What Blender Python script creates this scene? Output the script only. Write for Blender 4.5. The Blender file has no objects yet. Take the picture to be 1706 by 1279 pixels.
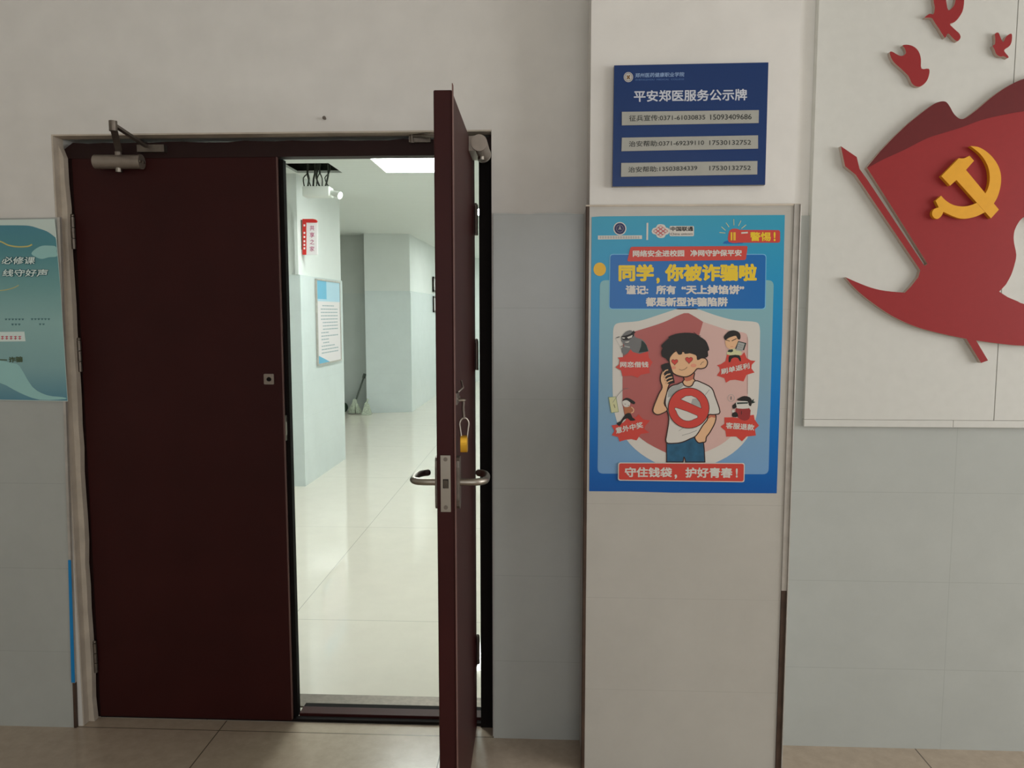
import bpy, bmesh, math, random
from mathutils import Vector, Matrix
from mathutils.geometry import tessellate_polygon
random.seed(4)
scene = bpy.context.scene
COL = scene.collection

# ------------------------------------------------------------------ camera, world, lights, exposure
CAM = Vector((0.0, -2.60, 1.50))
FPX, PITCH, YAW = 1281.0, math.radians(5.33), math.radians(2.616)
cam_d = bpy.data.cameras.new('camera')
cam = bpy.data.objects.new('camera', cam_d)
COL.objects.link(cam)
cam.location = CAM
cam.rotation_euler = (math.pi/2 - PITCH, 0, YAW)
cam_d.sensor_width = 36.0
cam_d.lens = 36.0*FPX/1706.0
cam_d.clip_start = 0.05
scene.camera = cam

world = bpy.data.worlds.new('daylight')
scene.world = world
world.use_nodes = True
bg = world.node_tree.nodes['Background']
bg.inputs[0].default_value = (0.80, 0.88, 1.0, 1)
bg.inputs[1].default_value = 1.2

def area(name, loc, rot, sx, sy, power, color):
    l = bpy.data.lights.new(name, 'AREA')
    l.shape = 'RECTANGLE'; l.size = sx; l.size_y = sy
    l.energy = power; l.color = color
    o = bpy.data.objects.new(name, l); COL.objects.link(o)
    o.location = loc; o.rotation_euler = rot
    return o
# daylight entering through the hall's right window; the back lamp is added frontal fill
area('daylight_right_window', (4.45, -2.3, 1.75), (0, math.radians(90), 0), 1.7, 2.9, 100, (1.0, 0.985, 0.955))
area('back_fill_light', (0.4, -5.85, 1.75), (math.radians(90), 0, 0), 2.4, 1.7, 33, (1.0, 0.985, 0.955))

vs = scene.view_settings
vs.view_transform = 'Standard'; vs.look = 'None'
vs.exposure = 0.0; vs.gamma = 1.0; vs.use_curve_mapping = False

# ------------------------------------------------------------------ materials
def lin(c):
    c /= 255.0
    return c/12.92 if c <= 0.04045 else ((c+0.055)/1.055)**2.4
MATS = {}
def mat(name, rgb, k=1.0, rough=0.6, metal=0.0, spec=0.3, noise=0.0, nscale=40.0, bump=0.0, emit=0.0):
    if name in MATS: return MATS[name]
    m = bpy.data.materials.new(name); m.use_nodes = True
    nt = m.node_tree; b = nt.nodes['Principled BSDF']
    c = tuple(min(1.0, lin(v)*k) for v in rgb)
    b.inputs['Base Color'].default_value = (*c, 1)
    b.inputs['Roughness'].default_value = rough
    b.inputs['Metallic'].default_value = metal
    b.inputs['Specular IOR Level'].default_value = spec
    if emit:
        b.inputs['Emission Color'].default_value = (*c, 1)
        b.inputs['Emission Strength'].default_value = emit
    if noise or bump:
        tc = nt.nodes.new('ShaderNodeTexCoord'); n = nt.nodes.new('ShaderNodeTexNoise')
        n.inputs['Scale'].default_value = nscale; n.inputs['Detail'].default_value = 6
        nt.links.new(tc.outputs['Object'], n.inputs['Vector'])
        if noise:
            r = nt.nodes.new('ShaderNodeValToRGB')
            r.color_ramp.elements[0].position = 0.3; r.color_ramp.elements[1].position = 0.7
            r.color_ramp.elements[0].color = (*[v*(1-noise) for v in c], 1)
            r.color_ramp.elements[1].color = (*[min(1, v*(1+noise)) for v in c], 1)
            nt.links.new(n.outputs['Fac'], r.inputs['Fac']); nt.links.new(r.outputs['Color'], b.inputs['Base Color'])
        if bump:
            bp = nt.nodes.new('ShaderNodeBump'); bp.inputs['Strength'].default_value = bump
            bp.inputs['Distance'].default_value = 0.004
            nt.links.new(n.outputs['Fac'], bp.inputs['Height']); nt.links.new(bp.outputs['Normal'], b.inputs['Normal'])
    MATS[name] = m
    return m

def tile_mat(name, rgb, k, ax, ay, sx, ox, sy, oy, gap, rough, joint=0.55, spec=0.5, noise=0.05, nscale=3.0, jointrgb=None):
    """large ceramic tiles: joints every sx along axis ax (offset ox) and every sy along axis ay"""
    m = bpy.data.materials.new(name); m.use_nodes = True
    nt = m.node_tree; b = nt.nodes['Principled BSDF']; L = nt.links
    c = [min(1, lin(v)*k) for v in rgb]
    tc = nt.nodes.new('ShaderNodeNewGeometry'); sp = nt.nodes.new('ShaderNodeSeparateXYZ')
    L.new(tc.outputs['Position'], sp.inputs[0])
    def line(axis, s, o):
        a = nt.nodes.new('ShaderNodeMath'); a.operation = 'SUBTRACT'; a.inputs[1].default_value = o
        L.new(sp.outputs[axis], a.inputs[0])
        w = nt.nodes.new('ShaderNodeMath'); w.operation = 'PINGPONG'; w.inputs[1].default_value = s/2
        L.new(a.outputs[0], w.inputs[0])
        g = nt.nodes.new('ShaderNodeMath'); g.operation = 'LESS_THAN'; g.inputs[1].default_value = gap
        L.new(w.outputs[0], g.inputs[0]); return g
    l1 = line(ax, sx, ox) if sx else None
    l2 = line(ay, sy, oy)
    mx = nt.nodes.new('ShaderNodeMath'); mx.operation = 'MAXIMUM'
    if l1: L.new(l1.outputs[0], mx.inputs[0])
    else: mx.inputs[0].default_value = 0
    L.new(l2.outputs[0], mx.inputs[1])
    n = nt.nodes.new('ShaderNodeTexNoise'); n.inputs['Scale'].default_value = nscale; n.inputs['Detail'].default_value = 8
    n.inputs['Roughness'].default_value = 0.7
    L.new(tc.outputs['Position'], n.inputs['Vector'])
    r = nt.nodes.new('ShaderNodeValToRGB')
    r.color_ramp.elements[0].position = 0.3; r.color_ramp.elements[1].position = 0.7
    r.color_ramp.elements[0].color = (*[v*(1-noise) for v in c], 1)
    r.color_ramp.elements[1].color = (*[min(1, v*(1+noise)) for v in c], 1)
    L.new(n.outputs['Fac'], r.inputs['Fac'])
    mix = nt.nodes.new('ShaderNodeMixRGB')
    L.new(mx.outputs[0], mix.inputs['Fac']); L.new(r.outputs['Color'], mix.inputs['Color1'])
    jc = [lin(v)*k for v in jointrgb] if jointrgb else [v*joint for v in c]
    mix.inputs['Color2'].default_value = (*jc, 1)
    L.new(mix.outputs[0], b.inputs['Base Color'])
    b.inputs['Roughness'].default_value = rough; b.inputs['Specular IOR Level'].default_value = spec
    return m

def grad_mat(name, axis, stops, k, lo, hi, rough=0.35, spec=0.3):
    """printed colour gradient along an object axis"""
    m = bpy.data.materials.new(name); m.use_nodes = True
    nt = m.node_tree; b = nt.nodes['Principled BSDF']; L = nt.links
    g = nt.nodes.new('ShaderNodeNewGeometry'); sp = nt.nodes.new('ShaderNodeSeparateXYZ')
    L.new(g.outputs['Position'], sp.inputs[0])
    mr = nt.nodes.new('ShaderNodeMapRange'); mr.inputs['From Min'].default_value = lo; mr.inputs['From Max'].default_value = hi
    L.new(sp.outputs[axis], mr.inputs['Value'])
    r = nt.nodes.new('ShaderNodeValToRGB'); e = r.color_ramp.elements
    while len(e) < len(stops): e.new(0.5)
    for el, (p, c) in zip(e, stops):
        el.position = p; el.color = (*[min(1, lin(v)*k) for v in c], 1)
    L.new(mr.outputs['Result'], r.inputs['Fac']); L.new(r.outputs['Color'], b.inputs['Base Color'])
    b.inputs['Roughness'].default_value = rough; b.inputs['Specular IOR Level'].default_value = spec
    return m

# ------------------------------------------------------------------ mesh helpers
def tri(loops):
    """triangulate a polygon (first loop outer, others holes) of 2-D points"""
    ls = [[Vector((x, y, 0)) for x, y in l] for l in loops]
    return tessellate_polygon(ls)
def smooth(pts, n=4, closed=True):
    out = []; N = len(pts)
    rng = range(N) if closed else range(N-1)
    for i in rng:
        g = (lambda j: pts[j % N]) if closed else (lambda j: pts[max(0, min(N-1, j))])
        p0, p1, p2, p3 = g(i-1), g(i), g(i+1), g(i+2)
        for s in range(n):
            t = s/n
            out.append(tuple(0.5*((2*b)+(-a+c)*t+(2*a-5*b+4*c-d)*t*t+(-a+3*b-3*c+d)*t**3) for a, b, c, d in zip(p0, p1, p2, p3)))
    if not closed: out.append(tuple(pts[-1]))
    return out
def ellipse(cx, cy, rx, ry, n=40, rot=0):
    o = []
    for i in range(n):
        a = 2*math.pi*i/n; x, y = rx*math.cos(a), ry*math.sin(a)
        o.append((cx+x*math.cos(rot)-y*math.sin(rot), cy+x*math.sin(rot)+y*math.cos(rot)))
    return o
def rrect(tl, tr, br, bl, r, n=5):
    P = [Vector(p) for p in (tl, tr, br, bl)]; out = []
    for i in range(4):
        p, a, b = P[i], P[i-1], P[(i+1) % 4]
        u = (a-p).normalized()*r; v = (b-p).normalized()*r
        s, e = p+u, p+v
        for j in range(n+1):
            t = j/n
            out.append(tuple(s*(1-t)**2+p*2*t*(1-t)+e*t*t))
    return out
def ribbon(pts, w, closed=False):
    """outline of a stroke as separate quads"""
    qs = []; N = len(pts)
    for i in range(N if closed else N-1):
        a = Vector(pts[i]); b = Vector(pts[(i+1) % N]); d = b-a
        if d.length < 1e-9: continue
        d.normalize(); n = Vector((-d.y, d.x))*w/2; e = d*w*0.35
        qs.append([tuple(a-e+n), tuple(b+e+n), tuple(b+e-n), tuple(a-e-n)])
    return qs

class MB:
    def __init__(s): s.v = []; s.f = []; s.m = []; s.mats = []
    def mi(s, m):
        if m not in s.mats: s.mats.append(m)
        return s.mats.index(m)
    def add(s, vs, fs, m):
        o = len(s.v); s.v += [tuple(x) for x in vs]; k = s.mi(m)
        for f in fs: s.f.append([i+o for i in f]); s.m.append(k)
        return s
    def box(s, x0, x1, y0, y1, z0, z1, m):
        v = [(x, y, z) for x in (x0, x1) for y in (y0, y1) for z in (z0, z1)]
        return s.add(v, [(0,1,3,2),(4,6,7,5),(0,4,5,1),(2,3,7,6),(0,2,6,4),(1,5,7,3)], m)
    def cyl(s, a, b, r, m, n=20, r2=None):
        a, b = Vector(a), Vector(b); d = (b-a).normalized(); r2 = r if r2 is None else r2
        u = d.orthogonal().normalized(); w = d.cross(u)
        v = []
        for p, q in ((a, r), (b, r2)):
            for i in range(n):
                t = 2*math.pi*i/n; v.append(p+(u*math.cos(t)+w*math.sin(t))*q)
        fs = [(i, (i+1) % n, n+(i+1) % n, n+i) for i in range(n)]+[tuple(range(n))[::-1], tuple(range(n, 2*n))]
        return s.add(v, fs, m)
    def tube(s, pts, r, m, n=12, closed=False):
        P = [Vector(p) for p in pts]; N = len(P); v = []; prev = None
        rs = r if isinstance(r, (list, tuple)) else [r]*N
        for i, p in enumerate(P):
            d = (P[(i+1) % N]-P[i-1]) if closed else (P[min(N-1, i+1)]-P[max(0, i-1)])
            d.normalize()
            u = d.orthogonal() if prev is None else prev-d*prev.dot(d)
            u.normalize(); prev = u; w = d.cross(u)
            for k in range(n):
                t = 2*math.pi*k/n; v.append(p+(u*math.cos(t)+w*math.sin(t))*rs[i])
        fs = []
        for i in range(N if closed else N-1):
            j = (i+1) % N
            for k in range(n):
                fs.append((i*n+k, i*n+(k+1) % n, j*n+(k+1) % n, j*n+k))
        if not closed: fs += [tuple(range(n))[::-1], tuple(range((N-1)*n, N*n))]
        return s.add(v, fs, m)
    def sphere(s, c, r, m, nu=16, nv=10, sc=(1,1,1)):
        v = []; c = Vector(c)
        for j in range(nv+1):
            a = math.pi*j/nv
            for i in range(nu):
                t = 2*math.pi*i/nu
                v.append(c+Vector((sc[0]*math.sin(a)*math.cos(t), sc[1]*math.sin(a)*math.sin(t), sc[2]*math.cos(a)))*r)
        fs = [(j*nu+i, j*nu+(i+1) % nu, (j+1)*nu+(i+1) % nu, (j+1)*nu+i) for j in range(nv) for i in range(nu)]
        return s.add(v, fs, m)
    def slab(s, loops, y0, y1, m, ms=None):
        """polygon in the x-z plane with holes, front at y0 (towards the room), back at y1"""
        ms = ms or m; flat = [p for l in loops for p in l]; n = len(flat); T = tri(loops)
        s.add([(x, y0, z) for x, z in flat], T, m)
        s.add([(x, y1, z) for x, z in flat], T, ms)
        o = 0
        for l in loops:
            k = len(l)
            vs = [(x, y0, z) for x, z in l]+[(x, y1, z) for x, z in l]
            s.add(vs, [(i, (i+1) % k, k+(i+1) % k, k+i) for i in range(k)], ms)
        return s
    def flat(s, loops, y, m):
        return s.add([(x, y, z) for l in loops for x, z in l], tri(loops), m)
    def build(s, name, parent=None, org=None, smooth_ang=None, bevel=0.0, loc=(0,0,0), rot=None, mtx=None):
        me = bpy.data.meshes.new(name)
        org = Vector(org) if org is not None else (Vector(ORG[parent.name]) if parent and parent.name in ORG else Vector((0,0,0)))
        if mtx is not None: vv = [tuple(mtx @ Vector(v)) for v in s.v]
        else: vv = [tuple(Vector(v)-org) for v in s.v]
        me.from_pydata(vv, [], s.f)
        for m in s.mats: me.materials.append(m)
        me.polygons.foreach_set('material_index', s.m)
        bm = bmesh.new(); bm.from_mesh(me)
        bmesh.ops.recalc_face_normals(bm, faces=bm.faces); bm.to_mesh(me); bm.free()
        if smooth_ang:
            me.polygons.foreach_set('use_smooth', [True]*len(me.polygons))
            me.set_sharp_from_angle(angle=math.radians(smooth_ang))
        me.update()
        o = bpy.data.objects.new(name, me); COL.objects.link(o)
        if parent: o.parent = parent
        else: o.location = org
        if not parent: ORG[o.name] = tuple(org)
        elif parent.name in ORG: ORG[o.name] = ORG[parent.name]
        if bevel:
            b = o.modifiers.new('bevel', 'BEVEL'); b.width = bevel; b.segments = 2; b.limit_method = 'ANGLE'; b.angle_limit = math.radians(40)
        return o
ORG = {}
def tag(o, label, cat, group=None, kind=None):
    o['label'] = label; o['category'] = cat
    if group: o['group'] = group
    if kind: o['kind'] = kind
    return o
def struct(o, label=None, cat=None):
    o['kind'] = 'structure'
    if label: o['label'] = label; o['category'] = cat
    return o
def thing(name, label, cat, loc, group=None):
    o = bpy.data.objects.new(name, None); COL.objects.link(o); o.location = loc; o.empty_display_size = 0.1
    ORG[o.name] = tuple(loc)
    return tag(o, label, cat, group)

# measured points of the photograph, carried to the wall plane y = Y they lie on
_cp, _sp, _cy, _sy = math.cos(PITCH), math.sin(PITCH), math.cos(YAW), math.sin(YAW)
_f = Vector((-_sy*_cp, _cy*_cp, -_sp)); _r = Vector((_cy, _sy, 0)); _u = _r.cross(_f)
def onwall(px, py, Y):
    d = _r*((px-853)/FPX)-_u*((py-639.5)/FPX)+_f
    p = CAM+d*((Y-CAM.y)/d.y)
    return (p.x, p.z)
def zoomed(ox, oy, s, Y):
    return lambda x, y: onwall(ox+x/s, oy+y/s, Y)
def W(Z, pts): return [Z(*p) for p in pts]

_gl = {}
def glyphs(body):
    if body in _gl: return _gl[body]
    cu = bpy.data.curves.new('lettering', 'FONT'); cu.body = body; cu.resolution_u = 3
    o = bpy.data.objects.new('lettering', cu); COL.objects.link(o)
    dg = bpy.context.evaluated_depsgraph_get(); dg.update()
    me = bpy.data.meshes.new_from_object(o.evaluated_get(dg))
    v = [tuple(x.co[:2]) for x in me.vertices]; f = [tuple(p.vertices) for p in me.polygons]
    bpy.data.objects.remove(o); bpy.data.curves.remove(cu); bpy.data.meshes.remove(me)
    _gl[body] = (v, f, min(a for a, b in v), max(a for a, b in v), min(b for a, b in v), max(b for a, b in v))
    return _gl[body]
def text(mb, body, BL, BR, TL, y, m, bold=0.0, shear=0.0):
    """lettering whose bounding box fills the parallelogram BL-BR-TL (x,z points) on the plane y;
    bold = stroke thickening (in character heights), made of overlaid copies"""
    v, f, x0, x1, y0, y1 = glyphs(body); BL, BR, TL = Vector(BL), Vector(BR), Vector(TL)
    x0 -= bold; x1 += bold; y0 -= bold; y1 += bold
    shifts = [(0, 0)] if bold < 0.004 else [(bold*math.cos(math.pi*i/4+0.39), bold*math.sin(math.pi*i/4+0.39)) for i in range(8)]
    for i, (sx, sy) in enumerate(shifts):
        P_ = []
        for a, b in v:
            u = (a+sx-x0)/(x1-x0); w = (b+sy-y0)/(y1-y0)
            q = BL+(BR-BL)*(u+shear*w)+(TL-BL)*w
            P_.append((q.x, y-i*2e-6, q.y))
        mb.add(P_, f, m)

# ------------------------------------------------------------------ palette
plaster = mat('white_plaster', (228, 226, 221), 1.0, 0.85, spec=0.15, noise=0.035, nscale=9, bump=0.12)
plaster_old = mat('cement_reveal', (200, 190, 176), 1.0, 0.9, spec=0.1, noise=0.12, nscale=14, bump=0.3)
ROW, ROW0 = 0.3075, -0.0235
tile_wall = tile_mat('grey_wall_tile', (178, 182, 178), 1.0, 0, 2, 4.0, 1.36, ROW, ROW0, 0.0009, 0.22, joint=0.84, noise=0.04, nscale=5)
tile_pil = tile_mat('pillar_wall_tile', (186, 183, 175), 1.0, 0, 2, 0, 0, ROW, ROW0-0.005, 0.0009, 0.28, joint=0.88, noise=0.05, nscale=4)
floor_hall = tile_mat('beige_floor_tile', (178, 163, 145), 1.0, 0, 1, 0.8167, -1.175, 0.8, -0.008, 0.0022, 0.22, joint=0.3, noise=0.10, nscale=22)
floor_cor = tile_mat('cream_polished_tile', (224, 217, 205), 1.0, 0, 1, 1.6, -1.25, 1.62, 1.0, 0.002, 0.05, joint=0.62, noise=0.03, nscale=6, spec=0.75)
cor_white = mat('corridor_white_paint', (224, 229, 226), 1.0, 0.7, spec=0.2, noise=0.02, nscale=3)
cor_tile = tile_mat('corridor_wall_tile', (214, 224, 224), 1.0, 0, 2, 0, 0, ROW, ROW0, 0.0005, 0.25, joint=0.85, noise=0.03, nscale=4)
cor_grey = mat('alcove_wall_grey', (196, 200, 194), 1.0, 0.7, noise=0.04, nscale=3)  # plain grey, a step darker than the corridor white
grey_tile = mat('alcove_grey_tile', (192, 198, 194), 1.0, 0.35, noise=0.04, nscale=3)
maroon = mat('maroon_door_paint', (66, 27, 26), 0.72, 0.45, spec=0.16, noise=0.10, nscale=5)
maroon_dk = mat('dark_maroon_frame_paint', (52, 30, 28), 0.7, 0.55, spec=0.2, noise=0.15, nscale=8)
black = mat('black_gap_rubber', (26, 22, 21), 1.0, 0.7, spec=0.1)
steel = mat('brushed_steel', (160, 154, 144), 1.0, 0.36, metal=1.0)
steel_dk = mat('aged_steel', (120, 112, 104), 1.0, 0.45, metal=0.9, noise=0.15, nscale=60)
alu = mat('grey_aluminium_paint', (150, 140, 130), 1.0, 0.42, metal=0.55, noise=0.08, nscale=40)
brown_strip = mat('brown_corner_strip', (74, 58, 48), 1.0, 0.5, noise=0.25, nscale=20)
trim_grey = mat('satin_aluminium_trim', (184, 180, 173), 1.0, 0.35, metal=0.25, noise=0.12, nscale=25)

def wob(x0, x1, z, n=14, a=0.004):
    return [(x0+(x1-x0)*i/n, z+random.uniform(-a, a)) for i in range(n+1)]

# ------------------------------------------------------------------ setting: hall
HX0, HX1, HY, HZ = -3.6, 4.6, -6.0, 3.3
OX0, OX1, OZ = -1.683, -0.187, 2.100          # door opening
WT = 0.24
m = MB(); m.box(HX0-0.2, HX1+0.2, HY-0.2, 0.06, -0.1, 0.0, floor_hall); struct(m.build('floor'))
m = MB(); m.box(HX0-0.2, HX1+0.2, HY-0.2, WT, HZ, HZ+0.1, plaster); struct(m.build('ceiling'))
m = MB()
m.box(HX0, OX0, 0, WT, -0.1, HZ, plaster); m.box(OX1, HX1, 0, WT, -0.1, HZ, plaster); m.box(OX0, OX1, 0, WT, OZ, HZ, plaster)
struct(m.build('wall_front'))
m = MB(); m.box(HX0-0.2, HX0, HY-0.2, WT, -0.1, HZ, plaster); struct(m.build('wall_left'))
m = MB()
wy0, wy1, wz0, wz1 = -3.8, -0.8, 0.9, 2.6
m.box(HX1, HX1+0.2, HY-0.2, wy0, -0.1, HZ, plaster); m.box(HX1, HX1+0.2, wy1, WT, -0.1, HZ, plaster)
m.box(HX1, HX1+0.2, wy0, wy1, -0.1, wz0, plaster); m.box(HX1, HX1+0.2, wy0, wy1, wz1, HZ, plaster)
struct(m.build('wall_right'))
m = MB()
bx0, bx1 = -0.8, 1.6
m.box(HX0-0.2, bx0, HY-0.2, HY, -0.1, HZ, plaster); m.box(bx1, HX1+0.2, HY-0.2, HY, -0.1, HZ, plaster)
m.box(bx0, bx1, HY-0.2, HY, -0.1, wz0, plaster); m.box(bx0, bx1, HY-0.2, HY, wz1, HZ, plaster)
struct(m.build('wall_back'))
glass = bpy.data.materials.new('window_glass'); glass.use_nodes = True
_b = glass.node_tree.nodes['Principled BSDF']; _b.inputs['Transmission Weight'].default_value = 1; _b.inputs['Roughness'].default_value = 0.02
_b.inputs['IOR'].default_value = 1.1
winwhite = mat('white_window_frame', (215, 215, 212), 1.0, 0.4)
def window(name, along, a0, a1, c):
    f = MB(); t = 0.06
    def bar(p0, p1, z0, z1):
        if along == 'y': f.box(c-0.03, c+0.03, p0, p1, z0, z1, winwhite)
        else: f.box(p0, p1, c-0.03, c+0.03, z0, z1, winwhite)
    bar(a0, a0+t, wz0, wz1); bar(a1-t, a1, wz0, wz1); bar(a0+t, a1-t, wz0, wz0+t); bar(a0+t, a1-t, wz1-t, wz1)
    for q in (1, 2): bar(a0+(a1-a0)*q/3-0.025, a0+(a1-a0)*q/3+0.025, wz0+t, wz1-t)
    o = struct(f.build(name))
    g = MB()
    if along == 'y': g.box(c-0.004, c+0.004, a0+t, a1-t, wz0+t, wz1-t, glass)
    else: g.box(a0+t, a1-t, c-0.004, c+0.004, wz0+t, wz1-t, glass)
    g.build('pane', o)
window('window_1', 'y', wy0, wy1, HX1+0.1)
window('fill_window', 'x', bx0, bx1, HY-0.1)  # unseen window added behind the camera to fill the hall from the front

nx, nz = onwall(541, 197, -0.006)
m = MB(); m.cyl((nx, -0.012, nz), (nx, 0.0, nz), 0.0035, steel_dk, 10); m.cyl((nx, -0.014, nz), (nx, -0.012, nz), 0.006, steel_dk, 12)
tag(m.build('nail', org=(nx, 0, nz)), 'small dark nail in the bare plaster above the doorway', 'nail')
# square pillar beside the door
PX0, PX1 = 0.129, 0.752
m = MB(); m.box(PX0, PX1, -0.178, 0, 0, HZ, plaster); struct(m.build('wall_pillar'))
# tile cladding, 1.82 m high
TT = 1.822
m = MB(); m.slab([[(HX0, 0), (-1.702, 0), (-1.662, TT)]+wob(-1.70, HX0, TT, 12, 0.002)], -0.012, 0, tile_wall, plaster_old); struct(m.build('trim_1'), 'grey tile wainscot left of the dark double door', 'wall tiles')
m = MB(); m.slab([[(OX1+0.004, 0), (PX0-0.004, 0), (PX0-0.004, TT+0.004)]+wob(PX0-0.01, OX1+0.006, TT+0.003, 10, 0.003)], -0.012, 0, tile_wall, plaster_old); struct(m.build('trim_2'), 'grey tile strip between door and pillar', 'wall tiles')
m = MB(); m.slab([[(PX1, 0), (HX1, 0), (HX1, TT-0.008), (PX1, TT-0.008)]], -0.012, 0, tile_wall, plaster_old); struct(m.build('trim_3'), 'grey tile wainscot below the red flag board', 'wall tiles')
m = MB(); m.box(PX0, PX1, -0.190, -0.178, 0, TT, tile_pil); m.box(PX0-0.010, PX0, -0.190, -0.012, 0, TT, tile_pil); m.box(PX1, PX1+0.010, -0.190, -0.012, 0, TT, tile_pil)
struct(m.build('trim_4'), 'grey tile cladding on the square pillar', 'wall tiles')
# corner strips of the pillar and the wainscot
m = MB(); m.box(PX0-0.012, PX0-0.0005, -0.1935, -0.180, 0, TT+0.002, brown_strip); struct(m.build('trim_5', bevel=0.002))
m = MB()
zs = [0, 0.62, TT+0.004]
m.box(PX1-0.006, PX1+0.011, -0.1945, -0.1895, zs[1], zs[2], trim_grey); m.box(PX1-0.006, PX1+0.011, -0.1945, -0.1895, zs[0], zs[1], brown_strip)
m.box(PX1+0.0105, PX1+0.014, -0.200, -0.1895, zs[0], zs[2], trim_grey)
struct(m.build('trim_6', bevel=0.001))
m = MB(); m.box(PX0-0.012, PX1+0.012, -0.1925, -0.178, TT, TT+0.006, plaster_old); struct(m.build('trim_7'))
m = MB()
def edge(z): return -1.702+(0.040)*z/TT
for z0, z1, mm in ((0, 0.17, brown_strip), (0.17, TT, trim_grey)):
    m.slab([[(edge(z0)-0.006, z0), (edge(z0)+0.003, z0), (edge(z1)+0.003, z1), (edge(z1)-0.006, z1)]], -0.0155, -0.004, mm)
struct(m.build('trim_8'), 'thin metal corner strip beside the dark double door', 'corner strip')
tape_m = mat('blue_tape', (22, 112, 168), 1.5, 0.4)
m = MB(); m.slab([[(edge(0.172)-0.009, 0.172), (edge(0.172)+0.004, 0.172), (edge(0.625)+0.004, 0.625), (edge(0.625)-0.006, 0.625)]], -0.0172, -0.0156, tape_m)
tag(m.build('tape', org=(-1.69, -0.016, 0.17)), 'blue tape stuck along the wall corner left of the maroon door', 'tape')
# weathered plaster in the door reveal
m = MB(); m.slab([[(OX0-0.0005, 0.001), (OX0+0.004, 0.001), (OX0+0.005, OZ), (OX0-0.0005, OZ)]], 0.0, 0.055, plaster_old)
m.slab([[(OX0+0.004, 0.001)]+[(-1.6605+random.uniform(-0.003, 0.003), 0.001+2.03*i/24) for i in range(25)]+[(OX0+0.005, 2.07)]], 0.030, 0.0549, plaster_old)
m.box(OX0+0.005, OX1-0.001, 0.0005, 0.055, OZ-0.005, OZ, plaster_old)
struct(m.build('trim_9'), 'worn cement lining of the door opening', 'door reveal')

# door frame
m = MB()
FY0, FY1 = 0.055, 0.150
headl = [(OX0+0.005, 2.03)]+[(OX1-0.002, 2.03), (OX1-0.002, 2.094)]+wob(OX1-0.03, OX0+0.04, 2.083, 26, 0.003)+[(OX0+0.006, 2.060)]
m.slab([headl], FY0, 0.105, maroon_dk); m.box(OX0+0.005, OX1-0.002, 0.105, FY1, 2.042, 2.09, black)
m.box(OX0+0.004, -1.655, FY0+0.012, FY1, 0, 2.04, maroon_dk)
m.box(-0.234, OX1-0.0015, FY0, FY1, 0, 2.04, black)
struct(m.build('trim_10'), 'dark maroon metal frame around the double door', 'door frame')
m = MB()
m.box(-1.655, -0.234, 0.062, 0.085, 0.0, 0.012, black); m.box(-0.912, -0.234, 0.085, 0.135, 0.0, 0.022, maroon)
m.box(-0.912, -0.234, 0.135, 0.165, 0.0, 0.020, black)
m.box(-1.66, -0.20, 0.165, 0.26, -0.001, 0.006, steel_dk)
struct(m.build('trim_11', bevel=0.002), 'dark metal threshold under the double door', 'threshold')

# ------------------------------------------------------------------ door leaves
def lever(mb, base, n, d, m):
    """bent lever handle: base on the leaf, n = outward direction, d = direction along the leaf"""
    b, n, d = Vector(base), Vector(n), Vector(d)
    pts = [b, b+n*0.030, b+n*0.045+d*0.006, b+n*0.056+d*0.022, b+n*0.058+d*0.05, b+n*0.056+d*0.09, b+n*0.048+d*0.115, b+n*0.036+d*0.124]
    pts = smooth([tuple(p) for p in pts], 4, False)
    mb.tube(pts, 0.0098, m, 14)
    mb.sphere(pts[-1], 0.0098, m, 12, 8)
def hinge(parent, x, y, z, mtx=None):
    h_ = MB()
    for i in range(3): h_.cyl((x, y, z-0.055+i*0.0375), (x, y, z-0.055+i*0.0375+0.035), 0.0075, steel_dk, 14)
    h_.sphere((x, y, z+0.06), 0.007, steel_dk, 10, 6)
    h_.build('hinge', parent, smooth_ang=40)

# left leaf, closed
D1 = thing('door_1', 'closed dark maroon metal door leaf with door closer at its top', 'door', (-1.655, 0.06, 0.004)); D1['kind'] = 'structure'
LX0, LX1, LY0, LY1 = -1.653, -0.931, 0.058, 0.106
m = MB(); m.box(LX0, LX1, LY0, LY1, 0.006, 2.045, maroon); m.build('leaf', D1, bevel=0.003)
m = MB(); m.box(LX1-0.001, LX1+0.0150, LY0+0.024, LY1+0.006, 0.008, 2.026, black); m.box(LX1-0.0005, LX1+0.003, LY0-0.001, LY0+0.010, 0.012, 2.035, mat('maroon_edge_highlight', (112, 80, 75), 1.0, 0.4)); m.build('edge_rebate', D1, bevel=0.001)  # lighter rim: edge highlight put into the colour
for z in (1.775, 1.345, 0.235): hinge(D1, LX0-0.002, LY0-0.008, z)
m = MB()
m.slab([rrect((-0.996, 1.284), (-0.960, 1.284), (-0.960, 1.247), (-0.996, 1.247), 0.004), ellipse(-0.978, 1.265, 0.009, 0.008, 16)], LY0-0.004, LY0-0.0002, alu)
m.flat([ellipse(-0.978, 1.265, 0.009, 0.008, 16)], LY0-0.0008, black)
o = m.build('keyhole_plate', D1); o['label'] = 'small square steel keyhole plate'
m = MB(); m.box(LX1+0.001, LX1+0.006, LY0+0.002, LY0+0.022, 1.045, 1.135, steel_dk); m.box(LX1+0.002, LX1+0.008, LY0+0.003, LY0+0.014, 1.065, 1.112, steel)
m.build('strike_plate', D1, bevel=0.001)
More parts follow.
